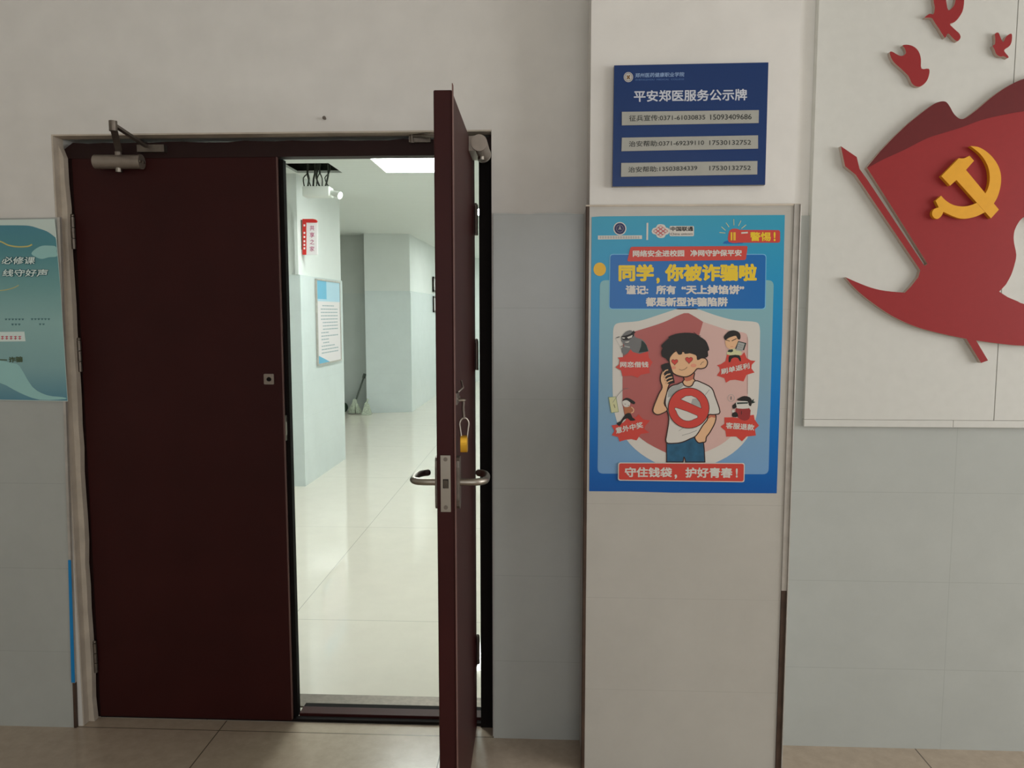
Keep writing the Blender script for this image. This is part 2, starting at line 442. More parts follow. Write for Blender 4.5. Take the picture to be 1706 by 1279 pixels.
# surface door closer on the left leaf
m = MB()
m.cyl((-1.552, 0.030, 2.014), (-1.395, 0.030, 2.012), 0.0235, alu, 28); m.cyl((-1.396, 0.030, 2.012), (-1.388, 0.030, 2.012), 0.025, alu, 28)
m.box(-1.545, -1.41, 0.034, 0.058, 1.994, 2.034, alu)
m.cyl((-1.470, 0.030, 1.978), (-1.470, 0.030, 1.993), 0.011, steel, 16); m.cyl((-1.470, 0.030, 2.032), (-1.470, 0.030, 2.046), 0.011, alu, 16)
for s in (-1, 1): m.cyl((-1.3885, 0.030+s*0.010, 2.012), (-1.385, 0.030+s*0.010, 2.012), 0.005, steel, 10)
cl = m.build('door_closer', D1, smooth_ang=40); cl['label'] = 'grey aluminium door closer body'
m = MB()
def bar(a, b, w, t, mm):
    a, b = Vector(a), Vector(b); d = (b-a).normalized(); n = Vector((-d.y, d.x, 0)).normalized()*w/2; u = Vector((0, 0, t/2))
    m.add([p+q for p in (a, b) for q in (n+u, -n+u, -n-u, n-u)], [(0,1,2,3), (7,6,5,4), (0,4,5,1), (1,5,6,2), (2,6,7,3), (3,7,4,0)], mm)
bar((-1.470, 0.035, 2.049), (-1.312, -0.272, 2.056), 0.020, 0.007, steel_dk)
m.cyl((-1.315, -0.268, 2.046), (-1.315, -0.268, 2.076), 0.012, steel_dk, 16)
bar((-1.315, -0.268, 2.066), (-1.372, 0.040, 2.064), 0.014, 0.008, steel_dk)
m.box(-1.405, -1.31, 0.032, 0.0555, 2.046, 2.070, steel_dk)
m.build('closer_arm', cl, smooth_ang=40)

# right leaf, standing open at a right angle towards the hall.  Built closed, then turned about its hinge.
HP = Vector((-0.248, 0.054, 0.0))
ROT = Matrix.Rotation(math.radians(90.9), 4, 'Z')
D2 = thing('door_2', 'open maroon metal door leaf with lever handles, seen almost edge-on', 'door', HP); D2['kind'] = 'structure'
D2.rotation_euler = (0, 0, math.radians(90.9)); ORG[D2.name] = (0, 0, 0)
# local: hinge at origin, leaf along -x, outer face at y=0, thickness towards +y
LW = 0.712
m = MB(); m.box(-LW, -0.004, 0.0, 0.046, 0.012, 2.045, maroon); m.build('leaf', D2, bevel=0.003)
m = MB(); m.box(-LW-0.0025, -LW+0.02, -0.0022, -0.0002, 0.012, 2.060, mat('maroon_edge_highlight', (112, 80, 75))); m.build('edge_lip', D2)  # lip shares the lighter rim colour
m = MB(); m.box(-0.006, 0.004, 0.004, 0.040, 0.012, 2.04, black); m.build('hinge_edge', D2)
for z in (1.812, 1.350, 0.288):
    hh = MB(); hh.cyl((0.008, -0.002, z-0.05), (0.008, -0.002, z+0.05), 0.008, steel_dk, 14); hh.sphere((0.008, -0.002, z+0.052), 0.0075, steel_dk, 10, 6)
    hh.box(-0.030, 0.008, -0.003, -0.0003, z-0.045, z+0.045, maroon_dk)
    hh.build('hinge', D2, smooth_ang=40)
m = MB()
m.box(-LW-0.003, -LW-0.0003, 0.0100, 0.0360, 0.986, 1.134, steel)
m.box(-LW-0.0034, -LW-0.0028, 0.0155, 0.0300, 1.048, 1.072, black)
lk = m.build('lock_plate', D2, bevel=0.0008); lk['label'] = 'brushed steel lock faceplate on the door edge'
m = MB(); m.add([(-LW-0.012, 0.017, 1.05), (-LW-0.003, 0.017, 1.05), (-LW-0.003, 0.029, 1.05), (-LW-0.012, 0.017, 1.07), (-LW-0.003, 0.017, 1.07), (-LW-0.003, 0.029, 1.07)], [(0,1,2), (3,5,4), (0,3,4,1), (1,4,5,2), (0,2,5,3)], steel_dk); m.build('latch_bolt', lk)
m = MB()
for z in (0.998, 1.124): m.cyl((-LW-0.0042, 0.023, z), (-LW-0.0028, 0.023, z), 0.0055, steel_dk, 12)
m.build('screws', lk)
HZ_ = 1.052
for side in (-1, 1):
    y = -0.0002 if side < 0 else 0.0462
    m = MB()
    m.slab([smooth([(-LW+0.035, HZ_-0.06), (-LW+0.055, HZ_-0.07), (-LW+0.075, HZ_-0.06), (-LW+0.077, HZ_), (-LW+0.075, HZ_+0.06), (-LW+0.055, HZ_+0.07), (-LW+0.035, HZ_+0.06), (-LW+0.033, HZ_)], 3)], min(y, y+side*0.009), max(y, y+side*0.009), steel_dk)
    ho = m.build('handle_plate', D2, bevel=0.002)
    m = MB(); lever(m, (-LW+0.055, y+side*0.008, HZ_), (0, side*1.15, 0), (1, 0, -0.01), steel)
    lo = m.build('lever_handle', ho, smooth_ang=60); lo['label'] = 'bent steel lever handle'
# hasp on the outer face, from which the padlock hangs
m = MB()
m.box(-LW+0.018, -LW+0.075, -0.006, -0.0003, 1.262, 1.292, steel_dk)
m.tube([(-LW+0.045+0.010*math.cos(a), -0.008-0.016*max(0, math.sin(a)), 1.272) for a in [math.pi*i/10 for i in range(11)]], 0.0032, steel, 8)
m.tube([(-LW+0.045, -0.020, 1.268), (-LW+0.043, -0.019, 1.250), (-LW+0.046, -0.020, 1.232), (-LW+0.045, -0.021, 1.222)], 0.0042, steel_dk, 8)
for s_ in (0.024, 0.068): m.cyl((-LW+s_, -0.0085, 1.277), (-LW+s_, -0.0055, 1.277), 0.004, steel, 10)
m.tube([(-LW+0.020, -0.008, 1.295), (-LW+0.034, -0.020, 1.305), (-LW+0.050, -0.014, 1.322)], 0.003, steel_dk, 8)
m.build('hasp', D2, smooth_ang=40)
# closer on the outer face near the hinge
m = MB()
m.cyl((-0.245, -0.033, 2.018), (-0.070, -0.033, 2.018), 0.025, alu, 28)
m.box(-0.235, -0.08, -0.033, -0.0003, 1.996, 2.04, alu)
m.cyl((-0.070, -0.033, 2.018), (-0.062, -0.033, 2.018), 0.0265, steel, 28)
m.cyl((-0.150, -0.033, 1.984), (-0.150, -0.033, 1.995), 0.011, steel, 16); m.cyl((-0.150, -0.033, 2.040), (-0.150, -0.033, 2.052), 0.011, alu, 16)
c2 = m.build('door_closer', D2, smooth_ang=40); c2['label'] = 'grey aluminium door closer body'
m = MB()
m.box(-0.158, -0.06, -0.041, -0.027, 2.052, 2.058, steel_dk); m.tube([(-0.155, -0.033, 2.056), (-0.100, 0.03, 2.060), (-0.06, 0.12, 2.062)], 0.006, steel_dk, 10)
m.build('closer_arm', c2)
# the closer's fixing bracket left on the frame head
m = MB()
m.box(-0.468, -0.395, 0.036, 0.0548, 2.070, 2.090, steel_dk); m.cyl((-0.458, 0.040, 2.068), (-0.458, 0.040, 2.108), 0.008, steel_dk, 12); m.sphere((-0.458, 0.040, 2.110), 0.009, steel_dk, 10, 6)
m.tube([(-0.458, 0.040, 2.092), (-0.42, 0.02, 2.088), (-0.37, -0.03, 2.075)], 0.006, steel_dk, 10)
bo = m.build('bracket', org=(-0.43, 0.05, 2.07), smooth_ang=40); tag(bo, 'dark metal closer bracket fixed to the door frame head', 'bracket')

# padlock
pl = HP+ROT @ Vector((-LW+0.045, -0.021, 1.272))
def pw(x, y, z): return tuple(HP+ROT @ Vector((-LW+0.045+x, -0.021+y, z)))
brass = mat('brass', (196, 150, 44), 1.25, 0.38, metal=0.6, noise=0.1, nscale=30)
PA = thing('padlock', 'small brass padlock hanging from the hasp of the open door', 'padlock', pl)
m = MB()
m.tube([pw(-0.004, 0.007, 1.172), pw(-0.005, 0.010, 1.196)]+[pw(-0.006*math.cos(a), 0.0115*math.cos(a), 1.208+0.017*math.sin(a)) for a in [math.pi*i/8 for i in range(0, 9)]]+[pw(0.005, -0.010, 1.196), pw(0.004, -0.007, 1.172)], 0.0028, steel, 10)
m.build('shackle', PA, smooth_ang=60)
m = MB()
bod = smooth([(-0.015, 1.139), (-0.008, 1.135), (0.008, 1.135), (0.015, 1.139), (0.017, 1.156), (0.015, 1.173), (0.008, 1.178), (-0.008, 1.178), (-0.015, 1.173), (-0.017, 1.156)], 3)
T_ = tri([bod]); n_ = len(bod)
m.add([pw(x, -0.0085, z) for x, z in bod], T_, brass); m.add([pw(x, 0.0085, z) for x, z in bod], T_, brass)
m.add([pw(x, -0.0085, z) for x, z in bod]+[pw(x, 0.0085, z) for x, z in bod], [(i, (i+1) % n_, n_+(i+1) % n_, n_+i) for i in range(n_)], brass)
m.build('body', PA, bevel=0.002)

# ------------------------------------------------------------------ corridor behind the door
CZ, CX0, CX1, CY1 = 2.65, -3.3, 0.75, 14.0
m = MB(); m.box(CX0-0.1, CX1+0.1, 0.06, CY1+0.1, -0.1, 0.0, floor_cor); struct(m.build('floor_corridor'))
hx0, hx1, hy0, hy1 = -2.08, -1.70, 3.42, 3.835       # opening where a ceiling board is missing
ceil_m = tile_mat('white_ceiling_boards', (226, 230, 225), 1.0, 0, 1, 0, 0, 0.10, 0.0, 0.002, 0.6, joint=0.88, noise=0.01, spec=0.2)
m = MB()
for a in ((CX0, hx0, WT, CY1), (hx1, CX1, WT, CY1), (hx0, hx1, WT, hy0), (hx0, hx1, hy1, CY1)): m.box(*a, CZ, CZ+0.02, ceil_m)
struct(m.build('ceiling_corridor'), 'white slatted corridor ceiling with one dark opening', 'ceiling')
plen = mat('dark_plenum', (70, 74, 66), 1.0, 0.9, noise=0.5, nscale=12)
m = MB()
m.box(hx0-0.1, hx1+0.1, hy0-0.1, hy0-0.08, CZ+0.02, CZ+0.4, plen); m.box(hx0-0.1, hx1+0.1, hy1+0.08, hy1+0.1, CZ+0.02, CZ+0.4, plen)
m.box(hx0-0.12, hx0-0.1, hy0-0.1, hy1+0.1, CZ+0.02, CZ+0.4, plen); m.box(hx1+0.1, hx1+0.12, hy0-0.1, hy1+0.1, CZ+0.02, CZ+0.4, plen)
m.box(hx0-0.12, hx1+0.12, hy0-0.1, hy1+0.1, CZ+0.4, CZ+0.42, plen)
for q in (0.0, 0.13, 0.27, 0.36):
    m.tube([(hx0+0.05+q, hy0-0.05, CZ+0.10+q*0.1), (hx0+0.02+q, hy0+0.1, CZ+0.05), (hx0+0.09+q*0.9, hy1, CZ+0.12)], 0.012, plen, 8)
struct(m.build('ceiling_void'))
TC = 1.815
def clad(name, poly, zsplit=TC, wall=cor_white, tile=cor_tile, z1=CZ):
    """vertical block on a floor outline: tiles below, paint above"""
    mb = MB(); n = len(poly)
    for z0, zz, mm in ((0, zsplit, tile), (zsplit, z1, wall)):
        vs_ = [(x, y, z0) for x, y in poly]+[(x, y, zz) for x, y in poly]
        mb.add(vs_, [(i, (i+1) % n, n+(i+1) % n, n+i) for i in range(n)], mm)
    mb.add([(x, y, z1) for x, y in poly], [tuple(range(n))], wall)
    # tile layer stands 8 mm proud, with a mortar ledge
    return struct(mb.build(name))
clad('wall_corridor_pillar', [(CX0, 3.865), (-2.094, 3.865), (-2.075, 5.11), (CX0, 5.11)])
def proud(name, segs, z1=TC, t=0.010, mm=None):
    mb = MB()
    for (x0, y0), (x1, y1) in segs:
        d = Vector((x1-x0, y1-y0)).normalized(); nrm = Vector((d.y, -d.x))*t
        a = [(x0, y0), (x1, y1), (x1+nrm.x, y1+nrm.y), (x0+nrm.x, y0+nrm.y)]
        mb.add([(*p, 0) for p in a]+[(*p, z1) for p in a], [(0,1,2,3), (7,6,5,4), (0,4,5,1), (1,5,6,2), (2,6,7,3), (3,7,4,0)], mm or cor_tile)
    return struct(mb.build(name))
proud('trim_12', [((CX0, 3.865), (-2.094, 3.865)), ((-2.094, 3.855), (-2.075, 5.12))])
clad('wall_corridor_far', [(-2.690, 8.70), (-2.045, 8.86), (-1.985, CY1), (-2.690, CY1)])
proud('trim_13', [((-2.690, 8.70), (-2.045, 8.86)), ((-2.045, 8.85), (-1.985, CY1))], TC-0.03)
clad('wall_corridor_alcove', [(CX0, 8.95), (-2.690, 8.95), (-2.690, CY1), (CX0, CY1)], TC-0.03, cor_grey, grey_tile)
m = MB(); m.box(CX0-0.1, CX0, WT, CY1, 0, CZ, cor_white); struct(m.build('wall_corridor_left'))
m = MB(); m.box(CX1, CX1+0.1, WT, CY1, 0, CZ, cor_white); struct(m.build('wall_corridor_right'))
m = MB(); m.box(CX0-0.1, CX1+0.1, CY1, CY1+0.1, 0, CZ, cor_white); struct(m.build('wall_corridor_end'))
# shallow arched beam to the left of the near pillar
arch = [(-2.9, 2.44), (-2.9, CZ), (-2.0945, CZ), (-2.0945, TC+0.002), (-2.122, TC+0.002), (-2.122, 2.30), (-2.130, 2.36), (-2.150, 2.40), (-2.20, 2.43)]
m = MB(); m.slab([arch], 3.845, 3.8645, cor_white); struct(m.build('trim_14'))

# ceiling lights
glow = mat('lit_diffuser', (247, 255, 250), 1.0, 0.5, emit=30.0)
lampframe = mat('white_lamp_frame', (235, 236, 232), 1.0, 0.5)
def ceil_light(x, y, label, src=None):
    t = thing('ceiling_light', label, 'ceiling light', (x, y, CZ), 'flat panel lights along the corridor')
    a = MB(); w, l, e = 0.30, 0.30, 0.012
    a.box(x-w, x+w, y-l, y-l+e, CZ-0.014, CZ, lampframe); a.box(x-w, x+w, y+l-e, y+l, CZ-0.014, CZ, lampframe)
    a.box(x-w, x-w+e, y-l+e, y+l-e, CZ-0.014, CZ, lampframe); a.box(x+w-e, x+w, y-l+e, y+l-e, CZ-0.014, CZ, lampframe)
    a.build('frame', t)
    b = MB(); b.box(x-w+e, x+w-e, y-l+e, y+l-e, CZ-0.010, CZ-0.001, glow); b.build('diffuser', t)
    return t
LIGHTS = [(3.48, 'square white ceiling panel light seen through the top of the doorway')]
ceil_light(-1.03, 3.48, LIGHTS[0][1])
for y, lab in ((1.25, 'first corridor ceiling panel light just inside the doorway'), (6.3, 'corridor ceiling panel light beyond the near tiled pillar'), (9.6, 'corridor ceiling panel light beside the far tiled wall'), (12.4, 'farthest corridor ceiling panel light by the end wall')):
    ceil_light(-0.98 if y < 3 else -0.6, y, lab)

# white box fitting hanging below the missing ceiling board
FB = thing('emergency_light', 'white box light fitting hanging under the dark gap in corridor ceiling', 'light fitting', (-1.855, 3.65, 2.42))
wp = mat('white_plastic', (226, 230, 224), 1.0, 0.45)
m = MB(); m.box(-1.965, -1.745, 3.59, 3.72, 2.425, 2.505, wp); m.build('housing', FB, bevel=0.008)
m = MB(); m.cyl((-1.745, 3.64, 2.46), (-1.66, 3.60, 2.43), 0.020, wp, 18, 0.030); m.build('lamp_head', FB, smooth_ang=50)
m = MB()
for i in range(9):
    x = -1.955+0.024*i
    m.tube(smooth([(x, 3.62+0.01*(i % 3), 2.505), (x+0.02*math.sin(i*2.1), 3.60+0.012*(i % 4), 2.57), (x+0.03*math.cos(i*1.7), 3.64, 2.64), (x, 3.66, CZ+0.2)], 3, False), 0.008 if i % 2 else 0.005, plen, 6)
m.build('cables', FB)

# projecting door sign on the near pillar
SG = thing('hanging_sign', 'small red and white projecting sign on corridor pillar above the framed notice', 'sign', (-2.07, 3.93, 2.01))
red_s = mat('sign_red', (196, 48, 44), 1.1, 0.4); sign_white = mat('sign_white', (232, 226, 228), 1.0, 0.4); magenta = mat('sign_magenta_ink', (176, 56, 110), 1.0, 0.5)
def SZ(x, y): return onwall(480+x/4.921, 260+y/4.921, 3.93)
m = MB()
m.slab([W(SZ, [(150, 540), (240, 540), (240, 808), (150, 808)])], 3.9295, 3.945, sign_white); m.build('panel', SG)
m = MB()
m.slab([W(SZ, [(118, 515), (205, 515), (228, 520), (238, 533), (238, 545), (150, 545), (150, 808), (118, 808)])], 3.926, 3.948, red_s)
for i, y in enumerate((560, 622, 655, 690, 720, 748)):
    m.flat([W(SZ, [(128, y), (142, y), (142, y+16), (128, y+16)])], 3.9255, sign_white)
m.build('red_border', SG)
m = MB()
for i, ch in enumerate('共享之家'):
    y = 610+i*57
    text(m, ch, SZ(178, y), SZ(215, y), SZ(178, y-42), 3.929, magenta, 0.01)
m.build('lettering', SG)
m = MB(); m.box(-2.0955, -2.066, 3.931, 3.943, 2.03, 2.28, steel_dk); m.build('bracket', SG)

# framed notice on the pillar's corridor side
def pside(y): return -2.084+0.019*(y-3.855)/1.265+0.0005
NB = thing('framed_notice', 'framed white notice with blue header on the corridor pillar', 'notice', (pside(4.3), 4.3, 1.0))
ny0, ny1, nz0, nz1 = 4.24, 4.99, 1.02, 1.80
def face(a0, a1, z0, z1, off, mm, mb):
    v = []
    for off_ in (0.0015, off):
        for a in (a0, a1):
            for z in (z0, z1): v.append((pside(a)+off_, a, z))
    mb.add(v, [(0,1,3,2), (4,6,7,5), (0,4,5,1), (2,3,7,6), (0,2,6,4), (1,5,7,3)], mm)
m = MB(); e = 0.014
for q in ((ny0, ny1, nz0, nz0+e), (ny0, ny1, nz1-e, nz1), (ny0, ny0+e, nz0+e, nz1-e), (ny1-e, ny1, nz0+e, nz1-e)): face(*q, 0.018, trim_grey, m)
m.build('frame', NB)
m = MB(); face(ny0+e, ny1-e, nz0+e, nz1-e, 0.012, sign_white, m); m.build('sheet', NB)
m = MB()
face(ny0+e, ny1-e, 1.60, nz1-e, 0.0128, mat('notice_pale_blue', (180, 214, 232), 1, 0.4), m)
face(ny0+e, ny0+0.30, 1.62, nz1-e, 0.0133, mat('notice_blue', (104, 182, 216), 1, 0.4), m)
m.build('header_band', NB); m = MB()
v = [(pside(a)+0.0136, a, z) for a, z in ((ny0+e, nz0+e), (ny0+e, nz0+0.09), (ny0+0.36, nz0+e))]
m.add(v, [(0, 1, 2)], mat('notice_blue', (104, 182, 216)))
m.build('corner_accent', NB)
m = MB(); ink = mat('notice_ink', (168, 182, 188), 1, 0.6); random.seed(9)
for i in range(15):
    z = 1.555-i*0.031; a0 = ny0+0.12; a1 = ny1-0.10-random.choice((0, 0, 0, 0.12, 0.3)); a = a0+random.choice((0, 0, 0.05))
    while a < a1:
        w = random.uniform(0.03, 0.09); face(a, min(a+w, a1), z, z+0.010, 0.0132, ink, m); a += w+0.012
m.build('text_lines', NB)

# mop and bundle in the alcove
mopgrey = mat('mop_strands', (188, 196, 178), 1, 0.9, noise=0.25, nscale=40); mopgreen = mat('dark_green_plastic', (46, 66, 50), 1, 0.6, noise=0.2, nscale=20); wood = mat('mop_handle', (92, 100, 92), 1, 0.5)
MP = thing('mop', 'mop with dark handle and pale strands leaning in corridor alcove', 'mop', (-2.84, 8.62, 0))
m = MB(); m.cyl((-2.755, 8.86, 0.55), (-2.85, 8.62, 0.15), 0.013, wood, 12); m.cyl((-2.752, 8.87, 0.57), (-2.762, 8.845, 0.515), 0.024, wood, 12); m.build('handle', MP, smooth_ang=40)
m = MB(); random.seed(3)
for i in range(60):
    a = random.uniform(0, 2*math.pi); r = random.uniform(0.05, 0.10); cx, cy = -2.85, 8.62
    p = [(cx+0.01*math.cos(a), cy+0.01*math.sin(a), 0.20), (cx+0.35*r*math.cos(a), cy+0.35*r*math.sin(a), 0.15), (cx+0.8*r*math.cos(a), cy+0.6*r*math.sin(a), 0.06), (cx+r*math.cos(a), cy+0.7*r*math.sin(a), 0.012)]
    m.tube(smooth(p, 3, False), 0.009, mopgrey, 6)
m.cyl((-2.85, 8.62, 0.13), (-2.85, 8.62, 0.215), 0.045, mopgrey, 14, 0.025)
m.build('mop_head', MP, smooth_ang=60)
m = MB()
prof = [(0.0, 0.03), (0.12, 0.05), (0.17, 0.11), (0.14, 0.17), (0.06, 0.20)]
m.sphere((-3.06, 8.68, 0.085), 0.092, mopgreen, 20, 12, (1.0, 0.9, 0.92)); m.sphere((-3.12, 8.74, 0.10), 0.10, mopgreen, 18, 10, (1.0, 0.8, 1.0))
tag(m.build('cloth_bundle', org=(-3.0, 8.72, 0), smooth_ang=80), 'dark green bundle on the floor behind the corridor mop', 'bundle')
m = MB()
m.add([(-2.715, 8.45, 0.001), (-2.59, 8.45, 0.001), (-2.58, 8.58, 0.001), (-2.715, 8.60, 0.001), (-2.71, 8.47, 0.03), (-2.60, 8.47, 0.03), (-2.62, 8.56, 0.16), (-2.69, 8.58, 0.17)], [(0,1,2,3), (4,5,6,7), (0,1,5,4), (1,2,6,5), (2,3,7,6), (3,0,4,7)], mopgrey)
m.tube([(-2.68, 8.55, 0.14), (-2.66, 8.58, 0.17), (-2.65, 8.61, 0.22)], 0.014, mopgrey, 8)
tag(m.build('dustpan', org=(-2.66, 8.58, 0.0), bevel=0.006), 'pale grey dustpan on the floor right of the mop', 'dustpan')
# dark framed boards far down the corridor's left wall
for nm, y0, z0, z1, lab in (('wall_board', 10.9, 1.86, 2.12, 'upper dark framed board far down the corridor wall'), ('wall_board', 10.9, 1.50, 1.78, 'middle dark framed board far down the corridor wall')):
    m = MB(); x = -1.985-0.035*(CY1-y0)/5*0+0.0; x = -2.045+0.06*(y0-8.86)/5.14
    m.box(x+0.014, x+0.03, y0, y0+0.5, z0, z1, sign_white); f_ = tag(m.build(nm, org=(x, y0, z0)), lab, 'notice board', 'framed boards on the far wall')
    m = MB()
    for q in ((y0, y0+0.5, z0, z0+0.03), (y0, y0+0.5, z1-0.03, z1), (y0, y0+0.03, z0, z1), (y0+0.47, y0+0.5, z0, z1)): m.box(x+0.012, x+0.035, *q, steel_dk)
    m.build('frame', f_)

# ------------------------------------------------------------------ white board with the red flag relief
pvc = mat('white_board_foam', (206, 206, 200), 1.0, 0.55, spec=0.3, noise=0.02, nscale=30)
pvc_edge = mat('cut_foam_edge', (196, 176, 164), 1.0, 0.7)
BY = -0.030
BX0, BZ0, BX1, BZ1 = 0.8525, 1.1225, 2.75, 2.95
DB = thing('display_board', 'large white board with a thin frame strip, on the wall right of the pillar', 'board', (BX0, 0, BZ0))
SX = 1.465
m = MB(); m.box(BX0, SX-0.0012, BY, -0.0005, BZ0+0.024, BZ1, pvc); m.build('panel', DB, bevel=0.001)
m = MB(); m.box(SX+0.0012, BX1, BY+0.0006, -0.0005, BZ0+0.024, BZ1, pvc); m.build('panel', DB, bevel=0.001)
m = MB(); m.box(BX0, 1.335, BY-0.0004, -0.0128, BZ0, BZ0+0.0232, pvc); m.build('edge_strip', DB, bevel=0.001)
m = MB(); m.box(1.3358, BX1, BY-0.0004, -0.0128, BZ0, BZ0+0.0232, pvc); m.build('edge_strip', DB, bevel=0.001)

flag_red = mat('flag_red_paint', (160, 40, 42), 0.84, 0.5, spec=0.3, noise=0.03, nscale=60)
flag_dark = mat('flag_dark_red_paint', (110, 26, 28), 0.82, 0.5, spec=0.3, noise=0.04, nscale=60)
gold = mat('golden_yellow_paint', (222, 160, 40), 1.08, 0.4, spec=0.35, noise=0.03, nscale=50)
FYF = BY-0.020
A = zoomed(1320, 0, 4.264, FYF); B = zoomed(1320, 300, 2.907, FYF)
FL = thing('flag_relief', 'large red cut-out flag relief with pole and golden emblem on the white board', 'wall decoration', (1.5, BY, 1.5))
top = W(A, [(530, 1190), (620, 1080), (720, 975), (820, 880), (920, 800)])+smooth(W(A, [(920, 800), (1000, 742), (1050, 722), (1090, 724), (1118, 758), (1142, 802), (1170, 832), (1200, 846), (1240, 832), (1320, 772), (1430, 680), (1540, 607), (1646, 560), (1790, 530), (1960, 560)]), 4, False)
right = W(B, [(1330, 160), (1350, 500), (1330, 800)])
bottom = smooth(W(B, [(1330, 800), (1122, 802), (1000, 791), (890, 776)]), 3, False)
stub = W(B, [(948, 873), (915, 885), (843, 768)])
tail = smooth(W(B, [(843, 768), (730, 745), (600, 710), (480, 655), (370, 580), (300, 520), (258, 470)]), 4, False)+smooth(W(B, [(258, 470), (310, 493), (380, 520), (450, 536), (545, 545)]), 3, False)+W(B, [(575, 515), (610, 470), (620, 436)])
pole = W(B, [(325, 0)])+W(A, [(450, 1240), (375, 1180), (345, 1038), (458, 1115), (478, 1200)])+W(B, [(365, 0), (640, 415), (655, 405), (400, 0)])
def dd(l):
    o = []
    for p in l:
        if not o or (Vector(p)-Vector(o[-1])).length > 1e-5: o.append(p)
    if (Vector(o[0])-Vector(o[-1])).length < 1e-5: o.pop()
    return o
Hh = zoomed(1600, 340, 7.104, FYF)
hole = smooth(W(Hh, [(753, 150), (700, 200), (650, 290), (632, 370), (636, 460), (662, 600), (640, 720), (600, 840), (540, 950)]), 3, False)+W(Hh, [(460, 1035)])+smooth(W(Hh, [(560, 1100), (680, 1150), (753, 1180), (1000, 1200)]), 2, False)+W(Hh, [(1080, 700), (1000, 260), (850, 140)])
m = MB(); m.slab([dd(top+right+bottom+stub+tail+pole), dd(hole)], FYF, BY-0.0004, flag_red, pvc_edge)
fb = m.build('flag', FL)
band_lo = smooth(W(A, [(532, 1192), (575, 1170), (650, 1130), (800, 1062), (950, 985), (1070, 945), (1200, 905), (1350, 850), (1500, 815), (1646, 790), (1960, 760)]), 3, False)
m = MB(); m.slab([dd(list(reversed(band_lo))+top)], FYF-0.0012, FYF-0.0002, flag_dark); o = m.build('dark_fold', FL); o['label'] = 'darker red upper fold of the flag'  # band of darker red along the flag's top, its own colour
EYF = FYF-0.016
E_ = zoomed(1540, 230, 8.525, EYF)
sick = smooth(W(E_, [(655, 112), (760, 125), (860, 175), (960, 262), (1040, 375), (1082, 490), (1090, 610), (1072, 730), (1035, 845), (985, 930), (930, 1005), (850, 1058), (740, 1110), (620, 1140), (520, 1143), (420, 1115), (330, 1075), (268, 1045)]), 3, False)+smooth(W(E_, [(262, 1070), (245, 1100), (215, 1132), (180, 1148), (140, 1132), (113, 1092), (116, 1040), (150, 1000), (205, 985)]), 3, False)+W(E_, [(160, 890), (238, 818)])+smooth(W(E_, [(240, 820), (300, 882), (380, 935), (460, 962), (560, 970), (650, 955), (740, 920), (810, 862), (868, 785), (912, 690), (930, 570), (915, 440), (870, 330), (800, 232), (720, 162), (655, 114)]), 3, False)
ham = W(E_, [(240, 540), (490, 285)])+smooth(W(E_, [(490, 285), (530, 290), (585, 280), (640, 250)]), 3, False)+W(E_, [(705, 322), (590, 452), (1058, 1015), (945, 1140), (455, 595), (365, 675)])
m = MB(); m.slab([dd(sick)], EYF, FYF-0.0004, gold, gold); o = m.build('sickle', FL); o['label'] = 'golden yellow sickle'
m = MB(); m.slab([dd(ham)], EYF-0.0005, FYF-0.0004, gold, gold); o = m.build('hammer', FL); o['label'] = 'golden yellow hammer'

def bird(pts, label, Y=BY-0.016):
    Z = zoomed(1320, 0, 4.264, Y)
    w = W(Z, pts); c = (sum(p[0] for p in w)/len(w), BY, min(p[1] for p in w))
    m = MB(); m.slab([dd(smooth(w, 3))], Y, BY-0.0004, flag_red, pvc_edge)
    tag(m.build('bird_cutout', org=c), label, 'wall decoration', 'red flying birds on the white board')
bird([(940, 124), (975, 98), (1003, 100), (1012, 55), (1003, 0), (1005, -70), (1030, -130), (1080, -70), (1092, 0), (1108, 72), (1145, 45), (1160, 0), (1175, -90), (1210, -125), (1222, -40), (1215, 60), (1190, 115), (1155, 155), (1120, 170), (1140, 195), (1165, 218), (1188, 240), (1195, 268), (1175, 292), (1150, 280), (1115, 243), (1100, 242), (1086, 268), (1063, 238), (1040, 200), (1015, 165), (993, 130), (965, 125)],
     'largest red bird cut-out, wings cut off by the top of the photo')
bird([(693, 370), (712, 368), (750, 390), (778, 397), (806, 380), (800, 345), (784, 322), (825, 318), (870, 335), (900, 370), (914, 420), (918, 487), (970, 488), (972, 530), (955, 575), (922, 608), (885, 615), (850, 592), (825, 540), (775, 490), (725, 445), (700, 405)],
     'plump red bird cut-out nearest the pillar, diving down to the right')
bird([(1440, 240), (1465, 232), (1480, 268), (1498, 298), (1520, 260), (1557, 238), (1560, 285), (1545, 325), (1508, 352), (1510, 370), (1535, 400), (1530, 412), (1500, 398), (1480, 402), (1450, 385), (1436, 350), (1424, 325), (1440, 312), (1442, 270)],
     'smallest red bird cut-out, at the right edge of the photo')

